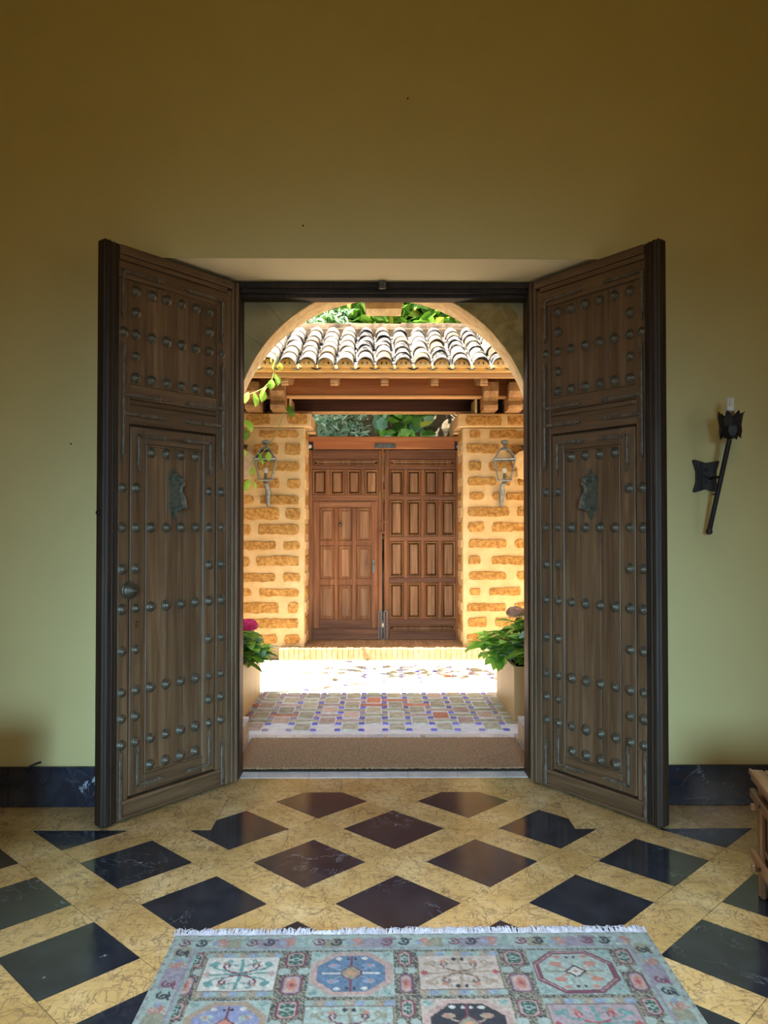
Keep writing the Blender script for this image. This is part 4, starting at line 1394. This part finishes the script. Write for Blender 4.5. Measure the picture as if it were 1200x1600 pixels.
# branch reaching over the yard from the roof edge, whose leaves dapple the paving
ob = thing('overhanging_branch', (-2.6, 5.85, 4.6), 'leafy branch overhanging the courtyard above the photograph, casting dappled shade', 'branch')
b = MB()
b.tube([(-.4, -.15, .15), (.5, .1, .1), (1.2, .55, 0), (2.0, .9, -.05), (2.7, .6, -.1)], [.03, .025, .018, .012, .006], 6)
b.tube([(1.2, .55, 0), (1.5, 1.1, -.05), (1.7, 1.5, -.1)], [.015, .01, .006], 6)
b.build('branch_wood', M['twig'], ob)
b = MB()
r_ = random.Random(5)
for c, rad, n_ in (((1.05, 1.12, -.02), .20, 26), ((1.85, 1.15, -.04), .22, 30), ((2.25, .98, -.06), .26, 30), ((2.75, .9, -.1), .16, 14), ((1.45, .85, 0), .07, 5)):
    for i in range(n_):
        p = Vector(c) + Vector((r_.gauss(0, rad), r_.gauss(0, rad * .55), r_.gauss(0, .05)))
        L = r_.uniform(.14, .24)
        vs, fs = leaf_geo(L, L * .4, .2, 2)
        b.add(vs, fs, Matrix.Translation(p) @ rot_to((r_.gauss(0, 1), r_.gauss(0, 1), -.2)))
b.build('foliage', M['leaf'], ob, recalc=False, kind='stuff')

# ------------------------------------------------------------------ torch sconce on the right wall
sc = thing('wall_torch', (1.80, YW, 1.76), 'black iron wall torch with a leaf-shaped cup and a white tube lamp', 'wall lamp')


def sw(px, py, Y):
    return Vector(((px - 588.4) / 1224.4 * Y - 1.80, Y - YW, 1.5 + (821.3 - py) / 1224.4 * Y - 1.76))


b = MB()
A_, B_ = sw(1110, 830, 4.16), sw(1143, 686, 4.03)
b.tube([A_, A_ + (B_ - A_) * .5, B_], .0125, 10)
b.lathe([(0, -.02), (.016, -.012), (.018, 0), (.013, .014), (0, .02)], 10, Matrix.Translation(A_))
b.build('shaft', M['iron_black'], sc, smooth=True)
b = MB()
cc = [(-.068, .088), (-.06, .092), (0, .074), (.068, .086), (.074, .08), (.058, .03), (.058, -.03), (.070, -.078), (.064, -.084), (0, -.068), (-.058, -.086), (-.066, -.08), (-.05, -.03), (-.05, .03)]
px_ = sw(1107, 744, 4.2)
b.prism([(px_.x + a, px_.z + c) for a, c in cc], -.024, -.002)
b.prism([(px_.x + a * .8, px_.z + c * .82) for a, c in cc], -.029, -.023)
for dz in (-.035, 0, .035):
    b.lathe([(.008, 0), (.007, .005), (0, .007)], 8, Matrix.Translation((px_.x, -.029, px_.z + dz)) @ Matrix.Rotation(R(90), 4, 'X'))
b.build('back_plate', M['iron_black'], sc)
b = MB()
mid = A_ + (B_ - A_) * .60
b.tube([Vector((px_.x + .03, -.02, mid.z + .0)), Vector((mid.x - .01, -.06, mid.z)), mid], .007, 8)
mid2 = A_ + (B_ - A_) * .42
b.tube([Vector((px_.x + .045, -.015, mid2.z - .0)), mid2], .006, 8)
b.build('arm', M['iron_black'], sc, smooth=True)
C_ = sw(1144.5, 664, 4.03)
b = MB()
b.lathe([(.012, -.07), (.030, -.06), (.045, -.03), (.048, .02), (.044, .045), (.0, .045)], 16, Matrix.Translation(C_))
cup = b.build('cup', M['iron_black'], sc, smooth=True)
b = MB()
for i in range(8):
    a = i * PI / 4 + .2
    Tm = Matrix.Translation(C_) @ Matrix.Rotation(a, 4, 'Z')
    for (r0, pts) in ((.05, [(-.018, -.01, .050), (.018, -.01, .050), (.023, .025, .054), (-.023, .025, .054), (.014, .052, .060), (-.014, .052, .060), (0, .072, .072)]),):
        vs = [(r, x, z) for x, z, r in pts]
        b.add(vs + [(r - .003, x, z) for x, z, r in pts], [(0, 1, 2, 3), (3, 2, 4, 5), (5, 4, 6), (7, 10, 9, 8), (10, 12, 11, 9), (12, 13, 11)], Tm)
    pts = [(-.018, -.005, .052), (.018, -.005, .052), (.022, -.032, .052), (-.022, -.032, .052), (.012, -.055, .050), (-.012, -.055, .050), (0, -.072, .054)]
    b.add([(r, x, z) for x, z, r in pts], [(0, 1, 2, 3), (3, 2, 4, 5), (5, 4, 6)], Matrix.Translation(C_) @ Matrix.Rotation(a + .39, 4, 'Z'))
b.lathe([(.046, -.014), (.052, -.006), (.052, .000), (.046, .006)], 16, Matrix.Translation(C_))
b.build('petals', M['iron_black'], cup, recalc=False)
b = MB()
b.lathe([(.022, .03), (.022, .072), (0, .072)], 12, Matrix.Translation(C_))
b.build('socket', M['candle'], sc, smooth=True)
b = MB()
b.lathe([(.016, .072), (.023, .078), (.024, .092), (.018, .100), (0, .100)], 12, Matrix.Translation(C_))
for dx, dy in ((-.012, -.008), (0, -.012), (.012, -.008), (-.012, .008), (0, .012), (.012, .008)):
    b.tube([C_ + Vector((dx, dy, .098)), C_ + Vector((dx, dy, .142))], .0045, 6)
b.build('tube_lamp', M['cfl'], sc, smooth=True)

# ------------------------------------------------------------------ slatted chest
def chest(loc, rz, label, mirror=1):
    t = thing('slatted_chest', loc, label, 'chest', rz=rz)
    fn = lambda p: Vector((p.x * mirror, p.y, p.z))
    Lx, Ly, Hh = .62, 1.05, .50
    def part(nm, m, boxes, par=t):
        b = MB(fn)
        for q in boxes: b.box(*q)
        return b.build(nm, m, par)
    part('top_frame', M['chest_rail'], [(-.02, .03, -Ly - .02, .02, Hh - .045, Hh, .006), (Lx - .05, Lx + .02, -Ly - .02, .02, Hh - .045, Hh, .006),
                                        (.03, Lx - .05, -.02, .02, Hh - .045, Hh, .006), (.05, Lx - .05, -Ly - .02, -Ly + .05, Hh - .045, Hh, .006),
                                        (-.028, -.018, -Ly - .02, .02, Hh - .018, Hh + .004, .003)])
    for i in range(8):
        x = .032 + i * (Lx - .084) / 8
        part('top_slat', M['chest_dark'], [(x, x + (Lx - .084) / 8 - .006, -Ly + .05, -.021, Hh - .03, Hh - .004, .004)])
    for x in (0, Lx - .05):
        for y in (-.05, -Ly):
            part('leg', M['chest_wood'], [(x, x + .022, y, y + .05, 0, Hh - .046, .006), (x + .026, x + .05, y, y + .05, 0, Hh - .046, .006)])
    for z in (.13, .375):
        for x in (-.018, Lx - .004):
            part('rail', M['chest_rail'], [(x, x + .022, -Ly - .05, .05, z, z + .04, .005)])
        for y in (-.03, -Ly):
            part('rail', M['chest_wood'], [(-.03, Lx + .03, y, y + .02, z - .03, z - .002, .004)])
    for z in (.19, .425):
        part('inner_rail', M['chest_rail'], [(.012, .03, -Ly + .05, -.05, z - .015, z + .008, .004)])
    for i in range(10):
        y = -.055 - i * (Ly - .1) / 10
        part('side_slat', M['chest_dark'], [(.03, .045, y - (Ly - .1) / 10 + .012, y, .16, .44, .003)])
    for i in range(6):
        x = .055 + i * (Lx - .11) / 6
        part('end_slat', M['chest_dark'], [(x, x + (Lx - .11) / 6 - .01, -.045, -.03, .16, .44, .003)])
        part('end_slat', M['chest_dark'], [(x, x + (Lx - .11) / 6 - .01, -Ly + .022, -Ly + .036, .16, .44, .003)])
    b = MB(fn)
    for z in (.15, .395):
        for i in range(6):
            b.lathe([(.008, 0), (.007, .004), (0, .007)], 8, Matrix.Translation((-.018, -.12 - i * .16, z)) @ Matrix.Rotation(R(-90), 4, 'Y'))
    b.build('nail_heads', M['iron_black'], t)
    return t


chest((1.552, 3.20, 0), R(-13), 'tan slatted wooden chest at the right edge of the photograph')
lc = chest((-1.63, 3.25, 0), 0.0, 'tan slatted wooden chest against the left, just outside the photograph', -1)
lc.scale = (1, 1, 1.2)

# cable end over the left skirting
b = MB()
b.tube([(-1.86, YW - .024, .19), (-1.84, YW - .03, .222), (-1.81, YW - .012, .232), (-1.795, YW - .002, .235)], .006, 8)
b.build('wall_cable', M['cable'], label='short black cable end over the left skirting', cat='cable', smooth=True)
for x, z, lab in ((-1.648, 1.941, 'tiny dark nail in the wall left of the doors'), (.17, 3.83, 'tiny dark nail high on the wall above the doorway'), (-.40, 3.13, 'tiny dark nail in the wall just above the opening')):
    b = MB()
    b.lathe([(.005, 0), (.004, .006), (0, .007)], 8, Matrix.Translation((x, YW, z)) @ Matrix.Rotation(R(90), 4, 'X'))
    b.build('wall_nail', M['iron_black'], label=lab, cat='nail')

# ------------------------------------------------------------------ rug
RX0, RW_, RY1, RL = -0.735, 1.73, 2.890, 1.72
DX, DY = .0042, .0052
NX, NY = int(RW_ / DX), int(RL / DY)
img = np.zeros((NY + 1, NX + 1, 3))
uu, vv = np.meshgrid(np.linspace(0, RW_, NX + 1), np.linspace(0, RL, NY + 1))    # v from far fringe toward viewer
C = {'mint': (.36, .47, .42), 'mint2': (.29, .42, .38), 'teal': (.10, .33, .30), 'cream': (.50, .50, .40), 'grey': (.30, .31, .33), 'lilac': (.30, .26, .33), 'pink': (.52, .34, .29),
     'salmon': (.56, .20, .13), 'red': (.42, .055, .06), 'wine': (.19, .035, .07), 'black': (.02, .02, .03), 'green': (.028, .11, .075), 'blue': (.09, .19, .33), 'sky': (.24, .34, .50),
     'peri': (.24, .28, .50), 'olive': (.30, .30, .20), 'tan': (.40, .29, .19), 'brown': (.20, .12, .08), 'navy': (.05, .07, .16), 'white': (.62, .62, .56), 'orange': (.60, .27, .12)}
C = {k: np.array(v) for k, v in C.items()}


def paint(mask, c):
    img[mask] = C[c]


def rectm(u0, u1, v0, v1):
    return (uu >= u0) & (uu < u1) & (vv >= v0) & (vv < v1)


def ell(cu, cv, ru, rv):
    return ((uu - cu) / ru) ** 2 + ((vv - cv) / rv) ** 2 < 1


def octm(cu, cv, hu, hv, ch):
    a, b_ = np.abs(uu - cu), np.abs(vv - cv)
    return (a < hu) & (b_ < hv) & (a / 1 + b_ / 1 < hu + hv - ch)


def strokes(pts, wd, c):
    for (a, b_), (a2, b2) in zip(pts, pts[1:]):
        d = np.array([a2 - a, b2 - b_])
        L2 = max((d ** 2).sum(), 1e-9)
        i0, i1 = max(int((min(b_, b2) - wd) / DY) - 1, 0), int((max(b_, b2) + wd) / DY) + 3
        j0, j1 = max(int((min(a, a2) - wd) / DX) - 1, 0), int((max(a, a2) + wd) / DX) + 3
        U, V = uu[i0:i1, j0:j1], vv[i0:i1, j0:j1]
        if U.size == 0: continue
        t = np.clip(((U - a) * d[0] + (V - b_) * d[1]) / L2, 0, 1)
        m = (U - a - t * d[0]) ** 2 + (V - b_ - t * d[1]) ** 2 < wd * wd
        img[i0:i1, j0:j1][m] = C[c]


paint(uu > -1, 'mint')
BW = .112            # border width
inner = rectm(BW, RW_ - BW, BW, 9)
# outer guard
g1 = ~rectm(.022, RW_ - .022, .022, 9)
img[g1] = C['mint'] * .95
dots = (((uu + vv) / .016).astype(int) % 3 == 0) & ~rectm(.014, RW_ - .014, .014, 9) & rectm(.006, RW_ - .006, .006, 9)
img[dots] = C['wine'] * .6 + C['mint'] * .4


def motif(cu, cv, k, ang):
    """one border motif: curl shapes of changing colours"""
    ca, sa = math.cos(ang), math.sin(ang)
    def tr_(p): return (cu + p[0] * ca - p[1] * sa, cv + p[0] * sa + p[1] * ca)
    col = ['wine', 'black', 'salmon', 'wine', 'black', 'salmon'][k % 6]
    curl = [(-.018, .012), (-.008, .020), (.008, .016), (.016, .002), (.008, -.012), (-.006, -.010), (-.006, .002), (.004, .004)]
    strokes([tr_(p) for p in curl], .0042, col)
    strokes([tr_(p) for p in [(-.018, -.014), (-.006, -.020), (.010, -.018), (.022, -.022)]], .0035, col)


bg_cols = ['mint2', 'lilac', 'sky', 'olive', 'mint', 'lilac']
step_ = .062
nseg = int(RW_ / step_)
for k in range(nseg + 1):
    cu = .055 + k * (RW_ - .11) / nseg
    m = ell(cu, .060 + .012 * (k % 2), .045, .042) & rectm(.03, RW_ - .03, .026, .092)
    paint(m, ['lilac', 'mint2', 'mint', 'olive', 'mint2', 'lilac'][k % 6])
for k in range(30):
    cv = .06 + k * step_
    for s in (0, 1):
        cu = .060 if not s else RW_ - .060
        m = ell(cu, cv, .036, .045) & (rectm(.028, .092, .03, 9) if not s else rectm(RW_ - .092, RW_ - .028, .03, 9))
        paint(m, ['lilac', 'mint2', 'mint', 'olive', 'mint2', 'lilac'][(k + 2) % 6])
seq = [('wine', 0), ('black', 1), ('sky', 2), ('salmon', 3), (None, 0), (None, 0)]
for k in range(nseg + 1):
    cu = .055 + k * (RW_ - .11) / nseg
    q = k % 4
    if q in (0, 1): motif(cu, .058, q, .2)
    elif q == 2:
        paint(ell(cu - .012, .060, .012, .016), 'sky')
        motif(cu + .012, .058, 2, -.4)
for k in range(1, 30):
    cv = .06 + k * step_
    for s in (0, 1):
        cu = .058 if not s else RW_ - .058
        q = k % 4
        if q in (0, 1): motif(cu, cv, q, 1.6)
        elif q == 2:
            paint(ell(cu, cv - .014, .014, .012), 'sky')
            motif(cu, cv + .012, 2, 1.1)
# inner guard stripes
for (o0, o1, c) in ((.092, .097, 'lilac'), (.097, BW, 'mint2')):
    m = ~rectm(o1, RW_ - o1, o1, 9) & rectm(o0, RW_ - o0, o0, 9)
    paint(m, c)
m = ~rectm(.105, RW_ - .105, .105, 9) & rectm(.100, RW_ - .100, .100, 9)
img[m & ((((uu + 2 * vv) / .008).astype(int)) % 2 == 0)] = C['lilac']
paint(inner, 'olive')


def chain(mask):
    img[mask] = C['black'] * .9 + C['olive'] * .1
    a = rng.random(mask.shape) < .46
    img[mask & a] = C['olive'] * 1.0
    b_ = rng.random(mask.shape) < .08
    img[mask & b_] = C['tan']


cols = [(.150, .408), (.510, .792), (.872, 1.155), (1.258, 1.545)]
pitchv = .277
chainw = .016
# background of the field = chain, then panels and strips painted in
chain(inner)
strips = [(.112, .134), (.424, .494), (.808, .856), (1.171, 1.242), (1.561, RW_ - BW)]
strips = [(.113, .134), (.425, .493), (.809, .855), (1.172, 1.241), (1.562, RW_ - BW - .001)]


def medal(cu, cv, hu, hv, kind):
    paint(octm(cu, cv, hu, hv, .012), 'wine')
    paint(octm(cu, cv, hu - .005, hv - .005, .012), 'lilac' if kind == 'red' else 'pink')
    if kind == 'green':
        paint(octm(cu, cv, hu - .011, hv - .010, .012), 'green')
        paint(ell(cu, cv, hu * .42, hv * .30), 'mint')
        paint(ell(cu, cv, hu * .26, hv * .16), 'green')
        for a in range(6):
            paint(ell(cu + hu * .55 * math.cos(a * PI / 3), cv + hv * .62 * math.sin(a * PI / 3), .0035, .0045), 'mint')
    else:
        img[octm(cu, cv, hu - .009, hv - .009, .012)] = C['pink'] * 1.05
        for a in range(8):
            paint(ell(cu + hu * .34 * math.cos(a * PI / 4 + .2), cv + hv * .42 * math.sin(a * PI / 4 + .2), hu * .17, hv * .19), 'salmon')
        paint(ell(cu, cv, hu * .22, hv * .22), 'red')


NR = int((RL - BW) / pitchv) + 1
for r in range(NR):
    v0 = BW + .010 + r * pitchv
    for (a, b_) in strips:
        cu, hu = (a + b_) / 2, (b_ - a) / 2
        if hu < .015:
            cu, hu = (a + .0), .030
        full = rectm(max(a, BW), min(b_, RW_ - BW), v0, v0 + pitchv)
        for kind, c0, hv in (('green', v0 + .047, .044), ('red', v0 + .194, .052)):
            sv = img.copy() if (cu - hu < BW or cu + hu > RW_ - BW) else None
            medal(cu, c0, hu, hv, kind)
            if sv is not None:
                keep = ~rectm(BW, RW_ - BW, 0, 9)
                img[keep] = sv[keep]
        paint(ell(cu - hu * .95, v0 + .117, hu * .62, .020) & inner, 'mint')
        paint(ell(cu + hu * .95, v0 + .117, hu * .62, .020) & inner, 'mint')


def curlp(cu, cv, s, fx, fy, col, wd=.0032):
    pts = [(0, 0), (.03, .006), (.05, .02), (.06, .042), (.05, .055), (.038, .048), (.042, .036)]
    strokes([(cu + fx * a * s, cv + fy * b_ * s) for a, b_ in pts], wd, col)


for r in range(NR):
    v0, v1 = BW + .010 + r * pitchv, BW + .010 + r * pitchv + pitchv - chainw
    for ci, (u0, u1) in enumerate(cols):
        k = (ci + r * 5) % 8
        cu, cv, hu, hv = (u0 + u1) / 2, (v0 + v1) / 2, (u1 - u0) / 2, (v1 - v0) / 2
        paint(rectm(u0, u1, v0, v1), 'mint')
        kind = {(0, 0): 'tree', (1, 0): 'blue', (2, 0): 'pinkfl', (3, 0): 'wineoct', (0, 1): 'peri', (1, 1): 'greyfl', (2, 1): 'blackoct', (3, 1): 'lilacfl'}.get((ci, r % 2), 'tree')
        if kind in ('tree', 'pinkfl', 'greyfl', 'lilacfl'):
            paint(rectm(u0, u1, v0, v1), 'olive')
            for i in range(9):
                a = u0 + (u1 - u0) * i / 9
                paint(rectm(a, a + (u1 - u0) / 9, v0 + .004, v0 + .030), ['mint2', 'tan', 'sky'][i % 3])
                paint(rectm(a, a + (u1 - u0) / 9, v1 - .030, v1 - .004), ['tan', 'sky', 'mint2'][i % 3])
                strokes([(a + .008, v0 + .009), (a + .02, v0 + .024)], .002, 'mint')
                strokes([(a + .008, v1 - .024), (a + .02, v1 - .010)], .002, 'mint')
            f = rectm(u0 + .006, u1 - .006, v0 + .034, v1 - .034)
            paint(rectm(u0 + .003, u1 - .003, v0 + .031, v1 - .031), 'brown')
            paint(f, {'tree': 'white', 'pinkfl': 'pink', 'greyfl': 'mint', 'lilacfl': 'lilac'}[kind])
            if kind == 'pinkfl': img[f] = C['pink'] * .55 + C['cream'] * .55
            if kind == 'lilacfl': img[f] = C['lilac'] * .75 + C['pink'] * .35
            main = {'tree': 'teal', 'pinkfl': 'tan', 'greyfl': 'olive', 'lilacfl': 'teal'}[kind]
            sec = {'tree': 'wine', 'pinkfl': 'brown', 'greyfl': 'wine', 'lilacfl': 'red'}[kind]
            strokes([(u0 + .03, cv + .008), (cu - .03, cv), (cu, cv)], .0045, main)
            strokes([(u1 - .03, cv - .008), (cu + .03, cv), (cu, cv)], .0045, main)
            strokes([(cu, v0 + .045), (cu + .006, cv), (cu - .004, v1 - .045)], .006, main)
            for fx in (-1, 1):
                for fy in (-1, 1):
                    curlp(cu, cv + fy * .006, 1.0, fx, fy, sec, .004)
                    curlp(cu + fx * .045, cv + fy * .02, .9, fx, fy, main, .0042)
                    curlp(cu + fx * .012, cv + fy * .05, .6, fx, fy, main)
                    paint(ell(u0 + .035 if fx < 0 else u1 - .035, cv + fy * .052, .013, .012), main)
                    paint(ell(cu + fx * .055, cv + fy * .065, .009, .008), 'salmon' if kind != 'tree' else 'tan')
                    if kind in ('pinkfl', 'greyfl'):
                        paint(ell(cu + fx * .014, cv + fy * .078, .008, .009), 'black')
                paint(octm(u0 + .022 if fx < 0 else u1 - .022, cv, .014, .014, .013), 'red' if kind != 'tree' else 'pink')
        else:
            fieldc, rim, bgc = {'blue': ('blue', 'pink', 'mint'), 'wineoct': ('mint', 'wine', 'mint2'), 'peri': ('peri', 'tan', 'mint'), 'blackoct': ('black', 'pink', 'pink')}[kind]
            paint(rectm(u0, u1, v0, v1), bgc)
            if kind == 'blackoct': img[rectm(u0, u1, v0, v1)] = C['pink'] * .5 + C['cream'] * .55
            for fx in (-1, 1):
                for fy in (-1, 1):
                    paint(ell(cu + fx * (hu - .022), cv + fy * (hv - .02), .016, .014), 'mint2')
                    strokes([(cu + fx * (hu - .03), cv + fy * (hv - .026)), (cu + fx * (hu - .012), cv + fy * (hv - .012))], .003, 'teal')
            if kind in ('blue', 'peri'):
                img[octm(cu, cv, hu - .004, hv - .004, .075)] = C[rim]
            else:
                img[octm(cu, cv, hu - .006, hv - .006, .075)] = C[rim]
                if kind == 'wineoct':
                    img[octm(cu, cv, hu - .013, hv - .013, .075) & ~octm(cu, cv, hu - .016, hv - .016, .075)] = C['pink']
            paint(octm(cu, cv, hu - .028, hv - .026, .062), fieldc)
            sec = {'blue': 'sky', 'wineoct': 'salmon', 'peri': 'mint', 'blackoct': 'tan'}[kind]
            for fx in (-1, 1):
                for fy in (-1, 1):
                    paint(ell(cu + fx * .062, cv + fy * .045, .018, .012), sec)
                    paint(ell(cu + fx * .062, cv + fy * .045, .009, .006), 'salmon')
                    curlp(cu + fx * .012, cv + fy * .012, .75, fx, fy, sec)
                    paint(ell(cu + fx * .045, cv + fy * .088, .011, .009), 'white' if kind != 'wineoct' else 'salmon')
                    paint(ell(cu + fx * .012, cv + fy * .085, .006, .007), 'black' if kind != 'blackoct' else 'white')
                strokes([(cu, cv), (cu + fx * .095, cv)], .003, 'white' if kind != 'wineoct' else 'olive')
            strokes([(cu, cv - .10), (cu, cv + .10)], .0035, 'wine' if kind != 'wineoct' else 'olive')
            if kind == 'wineoct':
                paint(octm(cu, cv, .034, .034, .030), 'black')
                paint(octm(cu, cv, .026, .026, .024), 'white')
                paint(octm(cu, cv, .010, .010, .009), 'salmon')
            else:
                paint(octm(cu, cv, .036, .042, .030), 'wine')
                paint(octm(cu, cv, .030, .036, .026), 'olive' if kind != 'peri' else 'salmon')
                paint(ell(cu, cv, .016, .018), 'orange')
# wear and weave
low = np.kron(rng.normal(0, .10, (NY // 3 + 2, NX // 3 + 2)), np.ones((3, 3)))[:NY + 1, :NX + 1]
img *= (1 + low)[..., None]
img *= (1 + rng.normal(0, .10, img.shape[:2]))[..., None]
lum = img.mean(-1, keepdims=True)
img = np.clip((img * .82 + lum * .18) * .60 + .006, 0, 1)
rot = R(-0.6)
cr_, sr_ = math.cos(rot), math.sin(rot)
X_ = RX0 + uu
Y_ = RY1 - vv
Z_ = .0105 + .0006 * np.sin(uu * 40) + rng.normal(0, .0003, uu.shape)
edge = (uu < DX * .5) | (uu > RW_ - DX * .5) | (vv < DY * .5)
Z_[edge] = .002
co = np.stack([X_, Y_ + (X_ - .1) * .006, Z_], -1).reshape(-1, 3).astype(np.float32)
idx = np.arange((NY + 1) * (NX + 1)).reshape(NY + 1, NX + 1)
q = np.stack([idx[:-1, :-1], idx[1:, :-1], idx[1:, 1:], idx[:-1, 1:]], -1).reshape(-1, 4)
me = bpy.data.meshes.new('patterned_rug')
me.vertices.add(len(co))
me.vertices.foreach_set('co', co.ravel())
me.loops.add(q.size)
me.loops.foreach_set('vertex_index', q.ravel().astype(np.int32))
me.polygons.add(len(q))
me.polygons.foreach_set('loop_start', np.arange(0, q.size, 4, dtype=np.int32))
me.polygons.foreach_set('loop_total', np.full(len(q), 4, dtype=np.int32))
me.update()
ca = me.color_attributes.new('weave', 'FLOAT_COLOR', 'POINT')
ca.data.foreach_set('color', np.concatenate([img.reshape(-1, 3), np.ones((len(co), 1))], 1).astype(np.float32).ravel())


def rug_b(nt, b):
    at = node(nt, 'ShaderNodeAttribute', attribute_name='weave')
    nt.links.new(at.outputs['Color'], b.inputs['Base Color'])
    b.inputs['Sheen Weight'].default_value = .2
    v = coords(nt, (1, 1, 1))
    bump(nt, b, noise(nt, v, 420, 2), .5, .003)


me.materials.append(mat('woven_wool', (.4, .4, .4), .95, .1, 0, rug_b))
rug = link('patterned_rug', me, None, (0, 0, 0), label='patterned wool rug with garden panels and a pale fringe in the foreground', cat='rug')
b = MB()
r_ = random.Random(3)
nf = 620
for i in range(nf):
    u = RW_ * (i + r_.random() * .6) / nf
    gapz = 1.0
    if .50 < u < .60: gapz = .45
    ln = r_.uniform(.035, .062) * gapz
    lean = r_.gauss(0, .012)
    x, y = RX0 + u, RY1 + (RX0 + u - .1) * .006
    w_ = r_.uniform(.0022, .0036)
    zt = r_.uniform(.010, .018)
    b.tube([(x, y - .004, .008), (x + lean * .4, y + ln * .5, zt), (x + lean, y + ln, .004)], [w_, w_ * .8, w_ * .35], 4)
b.build('fringe', M['fringe'], rug, kind='stuff')
